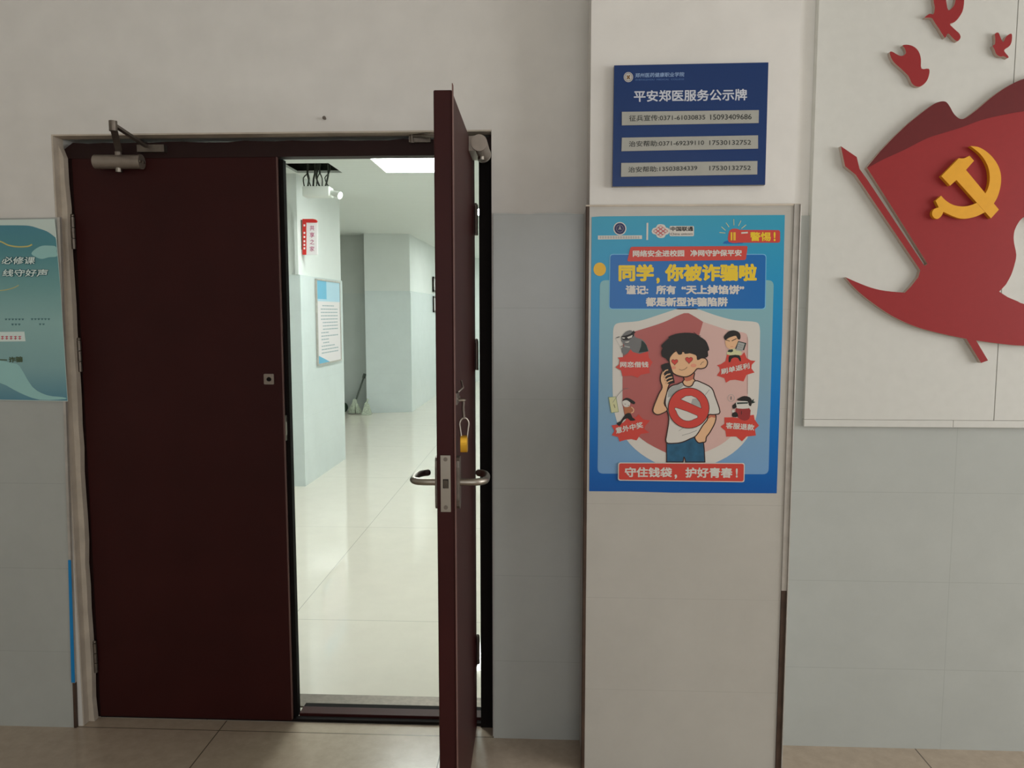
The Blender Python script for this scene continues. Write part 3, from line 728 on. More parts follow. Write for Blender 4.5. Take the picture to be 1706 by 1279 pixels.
# ------------------------------------------------------------------ printed things: layers of flat print on a sheet
K = 0.00035
white_ink = mat('print_white', (196, 192, 186), 1.0, 0.4); ink_dark = mat('print_dark', (60, 62, 60), 1.0, 0.5)
class Print:
    def __init__(s, Y): s.mb = MB(); s.Y = Y; s.n = 0
    def y(s, k): s.n += 1; return s.Y-k*K-s.n*2e-6
    def fill(s, k, m, *loops): s.mb.flat([dd(list(l)) for l in loops], s.y(k), m); return s
    def line(s, k, m, pts, w, closed=False):
        y = s.y(k)
        for i, q in enumerate(ribbon(pts, w, closed)): s.mb.add([(x, y-(i % 3)*1.5e-6, z) for x, z in q], [(0, 1, 2, 3)], m)
        return s
    def text(s, k, m, body, BL, BR, TL, bold=0.0, shear=0.0): text(s.mb, body, BL, BR, TL, s.y(k), m, bold, shear); return s
    def build(s, name, parent, label=None):
        o = s.mb.build(name, parent)
        if label: o['label'] = label
        return o

# --- blue notice sign on the upper pillar
SY = -0.196
S = zoomed(990, 80, 5.116, SY)
sign_blue = mat('sign_blue', (20, 58, 118), 0.82, 0.35, spec=0.3); sign_bar = mat('sign_grey_bar', (170, 170, 162), 1.0, 0.4, noise=0.04, nscale=30)
BS = thing('notice_sign', 'blue rectangular sign with grey telephone bars on the upper pillar', 'sign', (0.42, -0.178, 1.88))
m = MB(); m.slab([W(S, [(170, 148), (1485, 122), (1457, 1165), (155, 1180)])], SY, -0.1785, sign_blue, mat('sign_edge', (150, 146, 140), 1, 0.5)); m.build('plate', BS)
lightblue = mat('sign_script_ink', (150, 178, 216), 1, 0.4); sgrey = mat('sign_fine_ink', (84, 118, 172), 1, 0.4); paleink = mat('sign_title_ink', (204, 208, 218), 1.0, 0.4)
P = Print(SY)
P.fill(1, white_ink, W(S, ellipse(291, 248, 40, 43))); P.line(2, sign_blue, W(S, ellipse(291, 248, 31, 34, 30)), 0.0010, True)
P.line(2, mat('emblem_brown', (120, 84, 40), 1, 0.5), W(S, [(281, 238), (301, 262)]), 0.0035).line(2, MATS['emblem_brown'], W(S, [(301, 236), (281, 262)]), 0.0035)
P.build('round_emblem', BS, 'small round emblem')
P = Print(SY)
P.text(1, lightblue, '郑州医药健康职业学院', S(348, 252), S(766, 243), S(348, 214), 0.012, 0.006)
P.text(1, sgrey, 'ZHENGZHOU  MEDICAL  COLLEGE', S(348, 278), S(766, 272), S(348, 265), 0.01)
P.build('school_name', BS, 'fine light blue school name')
P = Print(SY); P.text(1, paleink, '平安郑医服务公示牌', S(338, 460), S(1303, 446), S(336, 362), 0.022); P.build('title_lettering', BS, 'white title lettering')
rows = [((235, 545), (1402, 530), (1400, 640), (235, 660), '征兵宣传:0371-61030835', (297, 626, 945, 614, 575), '15093409686', (988, 613, 1340, 609, 568)),
        ((235, 765), (1395, 745), (1395, 858), (232, 880), '治安帮助:0371-69239110', (295, 843, 935, 830, 794), '17530132752', (980, 828, 1335, 825, 788)),
        ((230, 980), (1390, 963), (1388, 1078), (228, 1098), '治安帮助:13503834339', (290, 1062, 877, 1045, 1014), '17530132752', (980, 1044, 1333, 1041, 1005))]
for tl, tr, br, bl, t1, q1, t2, q2 in rows:
    m = MB(); m.slab([W(S, [tl, tr, br, bl])], SY-0.0020, SY-0.0002, sign_bar); bar_ = m.build('number_bar', BS)
    for t_, q in ((t1, q1), (t2, q2)):
        P = Print(SY-0.0020)
        P.text(1, ink_dark, t_, S(q[0], q[1]), S(q[2], q[3]), S(q[0], q[4]), 0.012)
        P.build('lettering', bar_)

# --- safety poster on the tiled pillar
PY = -0.1912
Q = lambda x, y: onwall(x, y, PY)
ptop = Q(1000, 360)[1]; pbot = Q(1000, 820)[1]
poster_bg = grad_mat('poster_blue_gradient', 2, [(0.0, (8, 82, 158)), (0.35, (6, 114, 188)), (0.75, (28, 140, 188)), (1.0, (50, 150, 180))], 1.12, pbot, ptop, 0.3)
panel_bg = grad_mat('poster_pale_gradient', 2, [(0.0, (112, 152, 192)), (0.5, (122, 158, 176)), (1.0, (124, 172, 178))], 1.12, Q(1000, 790)[1], Q(1000, 470)[1], 0.3)
pr_blue = mat('poster_title_blue', (16, 98, 168), 1.15, 0.3); pr_line = mat('poster_light_blue_line', (112, 180, 216), 1.1, 0.3)
pr_red = mat('poster_red', (196, 66, 56), 1.1, 0.35); pr_yel = mat('poster_yellow', (224, 192, 44), 1.1, 0.35); pr_gold = mat('poster_gold_dot', (222, 176, 50), 1.1, 0.35)
pr_wht = mat('poster_white', (206, 202, 194), 1.08, 0.35); pr_navy = mat('poster_navy', (44, 46, 92), 1, 0.4); pr_drk = mat('poster_dark_pink', (176, 96, 92), 1.0, 0.35); pr_pnk = mat('poster_pale_pink', (208, 172, 164), 1.05, 0.35)
pr_blk = mat('poster_black', (34, 30, 28), 1, 0.4); pr_out = mat('poster_outline', (56, 32, 26), 1, 0.4); pr_skin = mat('poster_skin', (220, 176, 136), 1.08, 0.4); pr_blush = mat('poster_skin_shade', (192, 112, 88), 1.05, 0.4)
pr_jean = mat('poster_denim', (38, 88, 118), 1.1, 0.4, noise=0.25, nscale=30); pr_gry = mat('poster_grey', (116, 116, 116), 1, 0.4); pr_lg = mat('poster_light_grey', (164, 166, 162), 1, 0.4); pr_grn = mat('poster_dark_green', (36, 52, 48), 1, 0.4)
pr_crm = mat('poster_cream', (206, 206, 160), 1, 0.4); pr_brn = mat('poster_orange_brown', (176, 108, 72), 1, 0.4); pr_wine = mat('poster_wine_red', (150, 50, 50), 1, 0.4); pr_char = mat('poster_ink_black', (52, 48, 46), 1, 0.4)
PO = thing('poster', 'large blue safety poster with a cartoon boy on the phone, on the tiled pillar', 'poster', (0.425, -0.19, 0.935))
m = MB(); m.slab([[Q(985.8, 361.5), Q(1000, 360.4), Q(1150, 359), Q(1307.6, 358), Q(1303, 560), Q(1294, 821.5), Q(1200, 821), Q(1120, 820.5), Q(1050, 818.5), Q(981.6, 818), Q(984, 560)]], PY, -0.1903, poster_bg); m.build('sheet', PO)
a7 = zoomed(970, 340, 4.739, PY); a8 = zoomed(970, 520, 4.125, PY); zb = zoomed(1080, 540, 5.329, PY)
P = Print(PY); P.fill(1, panel_bg, rrect(a7(140, 600), a7(1512, 600), a8(1280, 1113), a8(105, 1108), 0.018)); P.build('pale_panel', PO)
# shield
P = Print(PY)
sh = smooth(W(a8, [(212, 130), (222, 90), (260, 72), (390, 60), (520, 20), (640, -20), (720, -45)]), 3, False)+smooth(W(a8, [(720, -45), (800, -20), (930, 25), (1050, 55), (1170, 64), (1212, 80), (1222, 130)]), 3, False)+smooth(W(a8, [(1222, 130), (1218, 400), (1210, 600), (1190, 740), (1130, 870), (1030, 970), (900, 1040), (715, 1110)]), 3, False)+smooth(W(a8, [(715, 1110), (540, 1050), (400, 970), (300, 870), (235, 740), (212, 600), (208, 400), (212, 130)]), 3, False)
P.fill(2, pr_wht, sh)
inn = smooth(W(a8, [(280, 185), (290, 150), (330, 140), (440, 108), (560, 68), (650, 26), (700, 6)]), 3, False)+smooth(W(a8, [(730, 6), (780, 34), (830, 66)]), 3, False)
P.fill(3, pr_drk, dd(inn+W(a8, [(800, 170), (740, 600), (690, 1020), (640, 1000)])+smooth(W(a8, [(570, 962), (450, 900), (350, 820), (300, 740), (278, 640)]), 3, False)))
P.fill(3, pr_pnk, dd(smooth(W(a8, [(830, 66), (920, 96), (1010, 125), (1090, 136), (1128, 150), (1140, 190)]), 3, False)+smooth(W(a8, [(1138, 400), (1136, 600), (1120, 700), (1070, 800), (980, 890), (880, 945), (760, 990), (690, 1020)]), 3, False)+W(a8, [(740, 600), (800, 170)])))
P.line(4, pr_char, W(a8, [(1134, 170), (1134, 560)]), 0.0007).line(4, pr_drk, W(a8, [(278, 430), (278, 640)]), 0.0010)
P.build('shield_print', PO, 'white shield outline filled dark pink and pale pink')
# header logos
P = Print(PY)
P.fill(1, pr_wht, W(a7, ellipse(297, 193, 51, 52))).fill(2, pr_navy, W(a7, ellipse(297, 193, 43, 44))).line(3, pr_lg, W(a7, ellipse(297, 193, 27, 28, 24)), 0.0008, True)
P.fill(3, pr_lg, W(a7, [(297, 170), (310, 205), (297, 197), (284, 205)]))
P.fill(1, pr_wht, W(a7, [(124, 248), (472, 246), (472, 275), (124, 279)]))
random.seed(5); x = 136
while x < 455:
    w = random.uniform(12, 17); P.fill(2, pr_lg, W(a7, [(x, 255), (x+w, 255), (x+w, 258), (x, 258)])).fill(2, pr_lg, W(a7, [(x, 264), (x+w, 264), (x+w, 269), (x, 269)])).fill(2, pr_lg, W(a7, [(x+w*.4, 252), (x+w*.6, 252), (x+w*.6, 272), (x+w*.4, 272)])); x += w+5
P.build('round_badge', PO, 'small navy round badge over a white caption')
P = Print(PY); P.fill(1, pr_wht, W(a7, [(508, 148), (522, 146), (520, 282), (506, 283)])); P.build('divider_bar', PO)
P = Print(PY)
P.fill(1, pr_wht, dd(smooth(W(a7, [(548, 213), (560, 190), (580, 185), (595, 162), (622, 158), (650, 165), (662, 185), (680, 190), (692, 213), (678, 236), (660, 242), (648, 262), (620, 268), (592, 260), (580, 240), (558, 234)]), 2)))
lr = mat('logo_red', (196, 50, 66), 1.05, 0.4)
for dx, dy in ((0, 0), (-1, 0), (1, 0), (0, -1), (0, 1), (-.5, -.5), (.5, -.5), (-.5, .5), (.5, .5)):
    cx, cy = 619+dx*40, 213+dy*31
    P.line(2, lr, W(a7, [(cx-17, cy), (cx, cy-13), (cx+17, cy), (cx, cy+13)]), 0.0011, True)
P.fill(1, pr_wht, rrect(a7(690, 172), a7(882, 172), a7(882, 253), a7(690, 253), 0.004))
P.text(2, pr_blk, '中国联通', a7(697, 214), a7(876, 213), a7(697, 177), 0.03).text(2, pr_gry, 'China unicom', a7(697, 245), a7(872, 243), a7(697, 226), 0.02)
P.build('telecom_logo', PO, 'red knot logo with black lettering on white')
P = Print(PY)
P.fill(1, pr_blue, dd(smooth(W(a7, [(1115, 305), (1135, 290), (1240, 290), (1262, 300), (1262, 312), (1120, 312)]), 2)))
P.fill(2, pr_red, rrect(a7(1190, 203), a7(1562, 205), a7(1562, 304), a7(1190, 304), 0.007)).fill(2, pr_red, dd(smooth(W(a7, [(1157, 298), (1157, 225), (1175, 200), (1205, 193), (1236, 200), (1250, 225), (1250, 298)]), 3)))
P.fill(3, pr_yel, W(a7, [(1172, 222), (1184, 222), (1184, 286), (1172, 286)])).fill(3, pr_gold, W(a7, [(1192, 222), (1211, 222), (1211, 286), (1192, 286)])).fill(3, pr_wht, W(a7, [(1255, 222), (1306, 218), (1308, 230), (1255, 234)]))
P.text(3, pr_yel, '警惕', a7(1324, 292), a7(1488, 292), a7(1324, 220), 0.03).text(3, pr_yel, '!', a7(1510, 292), a7(1526, 292), a7(1510, 220), 0.03)
for p0, p1 in (((1085, 224), (1128, 228)), ((1100, 180), (1130, 206)), ((1136, 148), (1158, 180)), ((1196, 120), (1197, 166)), ((1252, 132), (1234, 170)), ((1292, 164), (1258, 192))): P.line(2, pr_crm, W(a7, [p0, p1]), 0.0020)
P.build('warning_badge', PO, 'red warning badge with a flashing lamp and yellow lettering')
# title panel, banner, dot
P = Print(PY); P.fill(2, pr_line, rrect(a7(216, 393), a7(1454, 393), a7(1448, 830), a7(210, 830), 0.011)).fill(3, pr_blue, rrect(a7(222, 399), a7(1448, 399), a7(1441, 824), a7(216, 824), 0.010))
tp = P.build('title_panel', PO, 'deep blue title panel with rounded corners')
P = Print(PY)
P.text(4, pr_yel, '同学', a7(286, 610), a7(566, 610), a7(286, 474), 0.05).text(4, pr_yel, ',', a7(584, 628), a7(612, 628), a7(584, 580), 0.05).text(4, pr_yel, '你被诈骗啦', a7(652, 610), a7(1378, 608), a7(652, 472), 0.05)
P.build('headline', tp, 'thick yellow headline lettering')
P = Print(PY)
P.text(4, pr_wht, '谨记:', a7(342, 712), a7(522, 712), a7(342, 640), 0.05).text(4, pr_wht, '所有', a7(582, 712), a7(740, 712), a7(582, 640), 0.05).text(4, pr_wht, '“天上掉馅饼”', a7(782, 712), a7(1278, 712), a7(782, 638), 0.05)
P.text(4, pr_wht, '都是新型诈骗陷阱', a7(500, 808), a7(1148, 808), a7(500, 734), 0.05)
P.build('subtitle', tp, 'white subtitle lettering in two lines')
P = Print(PY); P.fill(5, pr_red, rrect(a7(382, 337), a7(1306, 330), a7(1290, 441), a7(354, 452), 0.006))
bn = P.build('top_banner', PO, 'red banner above the title')
P = Print(PY); P.text(6, pr_wht, '网络安全进校园', a7(398, 417), a7(805, 414), a7(398, 364), 0.04); P.build('lettering', bn); P = Print(PY); P.text(6, pr_wht, '净网守护保平安', a7(852, 413), a7(1258, 411), a7(852, 361), 0.04); P.build('lettering', bn)
P = Print(PY); P.fill(2, pr_gold, W(a7, ellipse(138, 514, 49, 53))); P.build('yellow_dot', PO)
# the boy on the phone
P = Print(PY)
def fig(k, m, pts, o=0.0034, sm=3):
    w = dd(smooth(W(zb, pts), sm) if sm else W(zb, pts)); P.fill(k, m, w)
    if o: P.line(k+0.4, pr_out, w, o, True)
fig(5, pr_jean, [(162, 1040), (230, 1045), (300, 1035), (420, 985), (455, 1035), (490, 1048), (497, 1120), (502, 1222), (330, 1222), (326, 1195), (316, 1178), (308, 1222), (162, 1222)], 0.0032, 0)
fig(6, pr_skin, [(530, 790), (595, 800), (592, 870), (545, 960), (515, 1000), (508, 1040), (480, 1047), (440, 1048), (412, 992), (470, 900)])
fig(6, pr_blush, [(532, 800), (594, 802), (592, 830), (560, 822), (532, 838)], 0, 2)
fig(7, pr_skin, [(318, 460), (405, 425), (402, 480), (418, 508), (382, 546), (346, 553), (312, 540), (304, 512), (318, 490)])
fig(7.1, pr_blush, [(320, 462), (402, 430), (400, 484), (340, 506), (320, 490)], 0, 2)
fig(8, pr_wht, [(300, 514), (316, 538), (348, 552), (385, 545), (416, 500), (480, 520), (560, 565), (592, 640), (635, 778), (585, 800), (535, 802), (520, 850), (480, 900), (425, 985), (370, 1015), (300, 1045), (230, 1055), (158, 1046), (166, 960), (182, 840), (160, 745), (150, 690), (165, 600), (200, 550), (260, 530)])
P.fill(8.2, pr_lg, W(zb, [(204, 556), (300, 520), (312, 544), (200, 640), (170, 650), (176, 590)]))
P.line(8.3, pr_gry, W(zb, [(540, 580), (505, 625)]), 0.0012); P.line(8.3, pr_gry, W(zb, [(430, 940), (370, 965), (300, 985)]), 0.0012); P.line(8.3, pr_gry, W(zb, [(330, 905), (270, 945)]), 0.0010)
fig(9, pr_skin, [(108, 460), (124, 416), (150, 402), (174, 410), (200, 440), (222, 490), (222, 515), (184, 535), (160, 620), (140, 700), (165, 745), (160, 770), (110, 795), (75, 800), (44, 778), (46, 735), (92, 620), (122, 560), (108, 505)])
fig(9.5, pr_blk, [(114, 362), (184, 340), (196, 352), (232, 505), (222, 522), (176, 528), (166, 515), (130, 420)], 0, 2)
for pts in ([(128, 440), (150, 412), (172, 404)], [(140, 470), (165, 448), (192, 440)], [(148, 495), (178, 476), (208, 468)], [(158, 522), (184, 505), (214, 494)]):
    P.line(10, pr_out, smooth(W(zb, pts), 3, False), 0.0047); P.line(10.3, pr_skin, smooth(W(zb, pts), 3, False), 0.0034)
fig(10.5, pr_skin, [(190, 290), (240, 238), (300, 240), (420, 268), (436, 312), (470, 298), (505, 304), (523, 330), (520, 360), (502, 384), (468, 394), (432, 394), (405, 425), (372, 452), (330, 466), (280, 460), (240, 446), (214, 425), (198, 380), (186, 335)])
P.line(11, pr_out, smooth(W(zb, [(462, 360), (476, 338), (492, 332)]), 3, False), 0.0012)
P.fill(11, mat('poster_blush', (222, 150, 122), 1.05, 0.4), W(zb, ellipse(400, 365, 26, 16, 20))).fill(11, MATS['poster_blush'], W(zb, ellipse(225, 385, 20, 14, 20)))
def heart(cx, cy, s):
    return [(cx+s*16*math.sin(t)**3/16, cy-s*(13*math.cos(t)-5*math.cos(2*t)-2*math.cos(3*t)-math.cos(4*t))/16) for t in [2*math.pi*i/28 for i in range(28)]]
for cx, cy, s in ((233, 333, 29), (360, 316, 33)):
    P.fill(11.5, pr_red, dd(W(zb, heart(cx, cy, s)))); P.line(11.8, pr_out, dd(W(zb, heart(cx, cy, s))), 0.0009, True)
P.line(11.5, pr_out, smooth(W(zb, [(272, 398), (292, 406), (318, 400), (336, 388), (342, 378)]), 3, False), 0.0012)
P.fill(12, pr_blk, dd(smooth(W(zb, [(113, 190), (150, 150), (182, 122), (178, 112), (240, 86), (320, 75), (400, 80), (455, 108), (505, 142), (526, 180), (540, 226), (526, 240), (530, 280), (500, 300), (466, 298), (442, 316), (430, 285), (404, 262), (372, 255), (322, 262), (304, 222), (298, 262), (266, 268), (240, 226), (226, 250), (188, 290), (186, 335), (150, 300), (120, 284), (114, 240), (126, 212)]), 2)))
P.line(12, pr_blk, W(zb, [(440, 100), (402, 72)]), 0.0016).line(12, pr_blk, W(zb, [(430, 96), (462, 104)]), 0.0016)
fg = P.build('boy_figure', PO, 'cartoon boy with black hair and heart eyes holding a phone')
P = Print(PY)
RC = [(357, 742), 181, 179]
P.fill(13, pr_out, W(zb, ellipse(357, 742, 184, 182, 48))).fill(13.4, pr_red, W(zb, ellipse(357, 742, 178, 176, 48)))
for pts in ([(285, 664), (330, 636), (380, 632), (425, 652), (455, 690), (470, 745)], [(242, 738), (435, 810), (405, 840), (360, 856), (310, 848), (268, 815), (246, 770)]):
    w = dd(smooth(W(zb, pts), 2) if len(pts) > 6 else W(zb, pts)); P.fill(13.8, pr_wht, w); P.line(14.1, pr_out, w, 0.0012, True)
P.fill(14, pr_lg, W(zb, [(378, 702), (390, 660), (425, 656), (455, 692), (464, 736)]))
P.build('prohibition_sign', fg, 'red prohibition ring with a slanted bar')
# four cartoon vignettes on red bursts
def star(Z, pts): return dd(W(Z, pts))
Zc = zoomed(990, 530, 11.627, PY)
P = Print(PY)
P.fill(5, pr_gry, dd(smooth(W(Zc, [(525, 440), (530, 360), (580, 290), (640, 245), (720, 235), (770, 300), (800, 370), (900, 400), (970, 450), (1030, 560), (1045, 650), (880, 690), (700, 640), (570, 715), (520, 580), (590, 540)]), 2)))
P.fill(5.5, pr_grn, W(Zc, [(915, 430), (960, 460), (1010, 520), (1045, 640), (860, 665), (905, 540)]))
P.fill(5.5, pr_blk, dd(smooth(W(Zc, [(525, 350), (600, 335), (700, 300), (765, 235), (775, 262), (805, 265), (770, 300), (765, 340), (700, 400), (620, 425), (540, 412)]), 2)))
P.fill(6, pr_wht, W(Zc, [(538, 368), (598, 374), (585, 395), (552, 392)])).fill(6, pr_wht, W(Zc, [(632, 368), (742, 322), (728, 372), (660, 396)])).fill(6, pr_wht, W(Zc, [(590, 460), (682, 442), (660, 470), (610, 472)]))
P.line(5.5, pr_lg, W(Zc, [(410, 390), (520, 590), (560, 540), (530, 360), (410, 390)]), 0.0008).line(6, pr_blk, W(Zc, [(432, 375), (485, 358)]), 0.0018).line(6, pr_blk, W(Zc, [(510, 548), (560, 530)]), 0.0018).line(5, pr_lg, W(Zc, [(590, 540), (680, 560)]), 0.004)
P.fill(6.5, pr_red, star(Zc, [(455, 760), (560, 750), (640, 690), (700, 600), (750, 655), (880, 690), (1040, 640), (1055, 760), (1130, 850), (1065, 960), (1075, 1060), (900, 1095), (840, 1150), (730, 1110), (545, 1120), (520, 1010), (410, 950), (480, 890), (490, 810)]))
P.text(7, pr_wht, '网恋借钱', Zc(500, 952), Zc(1050, 952), Zc(500, 838), 0.03)
P.build('vignette', PO, 'grey masked thief above a red burst')
Zc = zoomed(1180, 530, 11.627, PY)
P = Print(PY)
P.fill(5, pr_red, star(Zc, [(165, 910), (240, 890), (330, 830), (360, 700), (640, 720), (695, 655), (740, 770), (820, 815), (912, 825), (840, 900), (832, 970), (892, 1050), (740, 1095), (680, 1222), (520, 1190), (420, 1200), (340, 1248), (310, 1160), (165, 1110), (225, 1020), (215, 950)]))
P.fill(5.5, pr_crm, dd(smooth(W(Zc, [(370, 640), (430, 590), (560, 600), (640, 650), (620, 720), (480, 720), (360, 700)]), 2))).fill(5.8, pr_grn, W(Zc, [(372, 650), (390, 610), (470, 600), (480, 640), (440, 660)]))
P.fill(5.5, pr_blk, dd(smooth(W(Zc, [(390, 780), (400, 735), (440, 715), (600, 715), (632, 830), (600, 820), (570, 770), (500, 760), (445, 790), (430, 840), (395, 850)]), 2)))
P.fill(6, pr_skin, dd(smooth(W(Zc, [(330, 430), (380, 385), (450, 345), (535, 335), (585, 390), (565, 470), (520, 560), (470, 592), (400, 590), (345, 545), (328, 480)]), 2)))
P.line(6.3, pr_blk, W(Zc, [(340, 420), (410, 442)]), 0.0018).line(6.3, pr_blk, W(Zc, [(455, 438), (540, 395)]), 0.0022).line(6.3, pr_blush, W(Zc, [(430, 550), (480, 552)]), 0.0012)
P.fill(6.5, pr_blk, dd(smooth(W(Zc, [(298, 360), (340, 300), (400, 250), (480, 233), (560, 252), (612, 300), (622, 370), (605, 412), (562, 400), (535, 340), (450, 358), (380, 388), (325, 422)]), 2)))
P.fill(6.5, pr_grn, W(Zc, [(575, 440), (735, 480), (690, 620), (520, 590)])).fill(6.8, pr_lg, W(Zc, [(580, 458), (705, 490), (655, 640), (530, 620)]))
for y in (0, 40, 80): P.line(7, pr_gry, W(Zc, [(575-y*.3, 505+y), (665-y*.3, 530+y)]), 0.0009)
P.text(7, pr_wht, '刷单返利', Zc(248, 1092), Zc(800, 970), Zc(236, 980), 0.03)
P.build('vignette', PO, 'scowling man with a device above a red burst')
Zc = zoomed(990, 640, 11.627, PY)
P = Print(PY)
P.fill(5, pr_red, star(Zc, [(335, 795), (430, 780), (560, 740), (640, 660), (800, 640), (860, 580), (950, 680), (1080, 700), (990, 800), (965, 860), (1065, 935), (900, 960), (820, 1085), (720, 1060), (600, 1075), (490, 1108), (460, 1020), (340, 985), (390, 900)]))
P.fill(5.5, pr_brn, dd(smooth(W(Zc, [(575, 440), (690, 430), (735, 490), (690, 575), (600, 585)]), 2))).fill(5.5, pr_blk, dd(smooth(W(Zc, [(610, 570), (700, 560), (740, 640), (800, 690), (700, 705), (640, 655), (560, 700), (490, 810), (430, 750), (510, 710)]), 2)))
P.fill(6, pr_wht, dd(smooth(W(Zc, [(548, 335), (590, 305), (640, 310), (695, 345), (680, 425), (600, 440), (556, 400)]), 2))).line(6.5, pr_blk, W(Zc, [(590, 380), (606, 385)]), 0.0014).line(6.5, pr_blk, W(Zc, [(655, 405), (672, 412)]), 0.0014)
P.fill(6.5, pr_blk, dd(smooth(W(Zc, [(540, 322), (580, 278), (640, 260), (720, 292), (795, 350), (762, 385), (690, 345), (640, 308), (590, 308)]), 2))).line(6, pr_skin, smooth(W(Zc, [(720, 440), (760, 480), (755, 530), (720, 550)]), 3, False), 0.003)
P.fill(5.5, pr_crm, W(Zc, [(280, 250), (420, 240), (470, 530), (330, 550)])).line(5.8, mat('poster_leaf_green', (126, 150, 112), 1, 0.4), W(Zc, [(280, 250), (420, 240), (470, 530), (330, 550)]), 0.0014, True).line(6, pr_char, W(Zc, [(380, 390), (400, 450)]), 0.0016)
P.line(6.2, pr_gry, smooth(W(Zc, [(360, 350), (420, 260), (490, 170), (570, 95), (660, 78)]), 3, False), 0.0011)
P.text(7, pr_wht, '意外中奖', Zc(425, 958), Zc(950, 838), Zc(405, 838), 0.03)
P.build('vignette', PO, 'running figure chasing a banknote above a red burst')
Zc = zoomed(1180, 640, 11.627, PY)
P = Print(PY)
P.fill(5, pr_red, star(Zc, [(310, 640), (480, 638), (620, 660), (800, 600), (880, 590), (895, 680), (980, 800), (900, 870), (920, 990), (740, 1010), (652, 1102), (540, 1010), (345, 1012), (330, 900), (235, 822), (312, 760)]))
P.fill(5.5, pr_wine, dd(smooth(W(Zc, [(530, 465), (790, 460), (812, 560), (790, 660), (700, 705), (570, 640)]), 2))).fill(6, pr_wht, dd(smooth(W(Zc, [(548, 335), (760, 325), (795, 400), (770, 465), (560, 465), (540, 400)]), 2))).fill(6.3, pr_grn, W(Zc, [(552, 350), (765, 345), (765, 372), (555, 382)]))
P.fill(6.5, pr_blk, dd(smooth(W(Zc, [(550, 302), (620, 250), (700, 225), (800, 250), (842, 320), (825, 420), (782, 402), (760, 330), (650, 322)]), 2))).fill(6.5, pr_grn, W(Zc, [(830, 320), (882, 280), (872, 328), (912, 345), (845, 372)]))
P.fill(6.3, pr_blk, W(Zc, [(462, 410), (530, 355), (548, 440), (505, 472), (468, 470)])).fill(6.3, pr_blk, dd(smooth(W(Zc, [(460, 560), (540, 535), (575, 620), (470, 632)]), 2))).fill(6.3, pr_wht, W(Zc, ellipse(478, 520, 26, 26, 16)))
P.line(5.5, pr_lg, W(Zc, ellipse(440, 265, 66, 68, 24)), 0.0010, True).line(5.5, pr_gry, W(Zc, [(440, 240), (440, 290)]), 0.0030)
P.line(7, pr_blk, W(Zc, [(640, 520), (640, 580)]), 0.0014)
P.text(7, pr_wht, '客服退款', Zc(334, 852), Zc(885, 896), Zc(342, 730), 0.03)
P.build('vignette', PO, 'blindfolded caller in red above a red burst')
P = Print(PY); P.fill(14, pr_wht, rrect(a8(246, 1030), a8(1114, 1033), a8(1112, 1166), a8(244, 1154), 0.008)).fill(14.5, pr_red, rrect(a8(252, 1036), a8(1108, 1039), a8(1106, 1160), a8(250, 1148), 0.007))
bb = P.build('slogan_banner', PO, 'red slogan banner with a white rim')
P = Print(PY); P.text(15.5, pr_wht, '守住钱袋', a8(290, 1130), a8(614, 1132), a8(292, 1062), 0.035).text(15.5, pr_wht, ',', a8(632, 1142), a8(650, 1142), a8(632, 1112), 0.03); P.build('lettering', bb); P = Print(PY); P.text(15.5, pr_wht, '护好青春', a8(706, 1134), a8(1030, 1136), a8(706, 1064), 0.035).text(15.5, pr_wht, '!', a8(1052, 1134), a8(1066, 1134), a8(1052, 1070), 0.04)
P.build('lettering', bb)

# --- teal poster at the left edge
TY = -0.0185
U = lambda x, y: onwall(x, y, TY)
u1 = zoomed(0, 360, 7.992, TY); u2 = zoomed(0, 480, 6.092, TY)
lp_pale = mat('teal_poster_paper', (198, 214, 208), 1.2, 0.4); lp_blue = grad_mat('teal_poster_gradient', 2, [(0.0, (84, 132, 150)), (0.2, (128, 166, 168)), (0.45, (140, 178, 176)), (0.65, (112, 158, 158)), (0.85, (82, 138, 146)), (1.0, (76, 132, 148))], 1.25, U(50, 668)[1], U(50, 372)[1], 0.35)
lp_wave = mat('teal_poster_wave', (142, 186, 184), 1.35, 0.4); lp_gold = mat('teal_poster_gold', (190, 180, 110), 1.3, 0.4); lp_dk = mat('teal_poster_dark', (30, 84, 92), 1.2, 0.4); lp_w = mat('teal_poster_white', (206, 222, 218), 1.25, 0.4)
lp_red = mat('teal_poster_red', (190, 64, 84), 1.2, 0.4); lp_olive = mat('teal_poster_olive', (74, 92, 70), 1.2, 0.4)
LP = thing('poster', 'teal paper poster on the tiles at the left edge of the photo', 'poster', (-1.9, -0.012, 1.19))
LE = -110
m = MB(); m.slab([[U(LE, 368), U(91, 364.5), U(94, 392), U(101, 480), U(113, 668.5), U(LE, 664)]], TY, -0.0178, lp_pale); m.build('sheet', LP)
P = Print(TY)
P.fill(1, lp_blue, dd(W(U, [(LE, 380)])+smooth(W(u1, [(-60, 120), (0, 122), (250, 122), (400, 130), (520, 165), (620, 200), (690, 245), (740, 285)]), 3, False)+W(U, [(93.5, 400), (100.6, 480), (112.4, 667.5), (LE, 663.5)])))
P.fill(2, lp_wave, dd(smooth(W(u1, [(470, 440), (560, 395), (660, 392), (745, 405), (755, 470), (760, 535), (650, 548), (560, 570), (480, 545), (420, 500)]), 3)))
P.fill(2, lp_wave, dd(smooth(W(u2, [(-200, 740), (0, 735), (120, 760), (200, 790), (330, 1000), (480, 1085), (640, 1105), (660, 1125), (400, 1130), (200, 1060), (0, 960), (-200, 960)]), 3)))
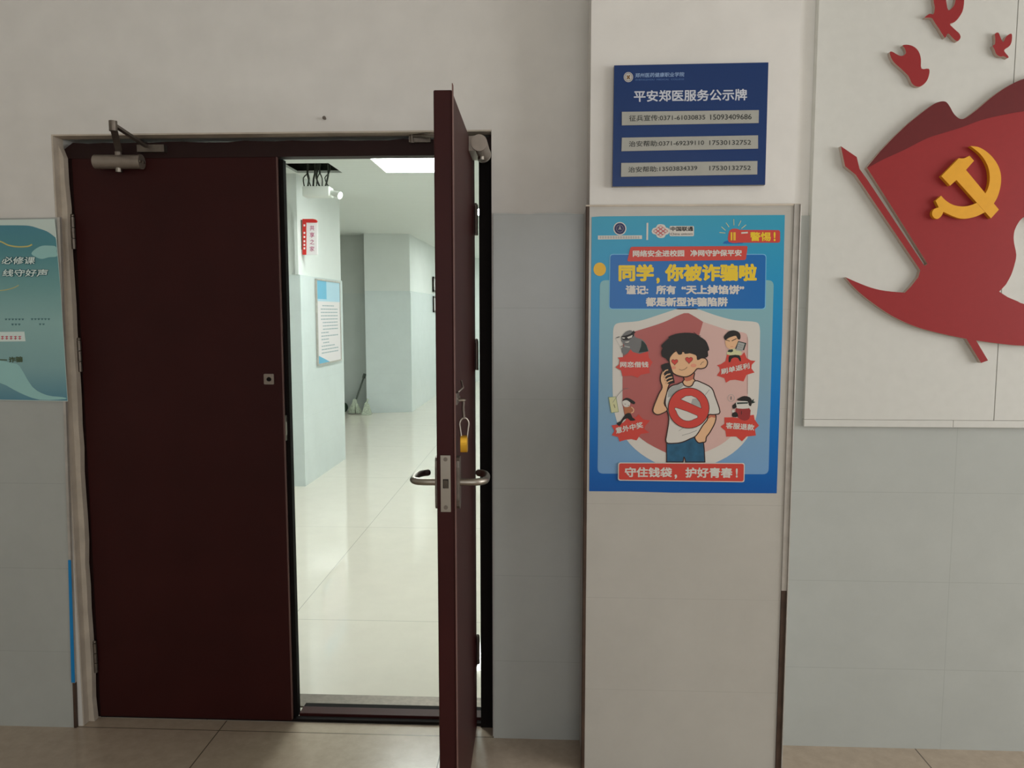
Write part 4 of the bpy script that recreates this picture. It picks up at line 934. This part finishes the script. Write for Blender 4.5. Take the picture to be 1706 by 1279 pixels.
P.line(3, lp_gold, smooth(W(u1, [(-200, 300), (0, 335), (110, 385), (240, 408), (370, 402), (425, 380)]), 4, False), 0.0045).line(3, lp_gold, smooth(W(u1, [(-60, 990), (60, 985), (180, 955), (250, 920)]), 3, False), 0.0025)
P.build('wave_print', LP, 'teal waves with a golden ribbon line')
P = Print(TY)
for k, mm, b in ((3, lp_dk, 0.12), (4, lp_w, 0.02)):
    g_ = 10 if k == 3 else 0
    P.text(k, mm, '必修课', u1(20-g_, 640+g_*.6), u1(462+g_, 640+g_*.6), u1(20-g_, 540-g_*.6), b, 0.04).text(k, mm, '线守好声', u1(30-g_, 805+g_*.6), u1(630+g_, 805+g_*.6), u1(30-g_, 706-g_*.6), b, 0.03)
P.build('headline', LP, 'white headline lettering with dark outlines')
P = Print(TY)
P.fill(3, lp_w, W(u2, [(-300, 446), (250, 440), (262, 538), (-300, 545)])).build('caption_label', LP, 'white caption label with red marks')
P = Print(TY)
for i in range(5): P.fill(4, lp_red, W(u2, [(12+i*44, 488), (42+i*44, 487), (42+i*44, 494), (12+i*44, 495)])).fill(4, lp_red, W(u2, [(12+i*44, 508), (42+i*44, 507), (42+i*44, 514), (12+i*44, 515)])).fill(4, lp_red, W(u2, [(24+i*44, 484), (31+i*44, 484), (31+i*44, 522), (24+i*44, 522)]))
P.build('red_caption', LP)
for x0, y0, n in ((52, 308, 6), (118, 360, 3), (316, 306, 6), (398, 358, 2)):
    P = Print(TY)
    for i in range(n): P.fill(4, lp_dk, W(u2, [(x0+i*34, y0), (x0+24+i*34, y0), (x0+24+i*34, y0+5), (x0+i*34, y0+5)])).fill(4, lp_dk, W(u2, [(x0+4+i*34, y0+9), (x0+20+i*34, y0+9), (x0+20+i*34, y0+15), (x0+4+i*34, y0+15)]))
    P.build('fine_print', LP)
P = Print(TY)
P.text(4, lp_olive, '诈骗', u2(90, 755), u2(232, 750), u2(90, 695), 0.05).line(4, lp_olive, W(u2, [(-10, 725), (70, 728)]), 0.004)
P.build('slogan', LP)
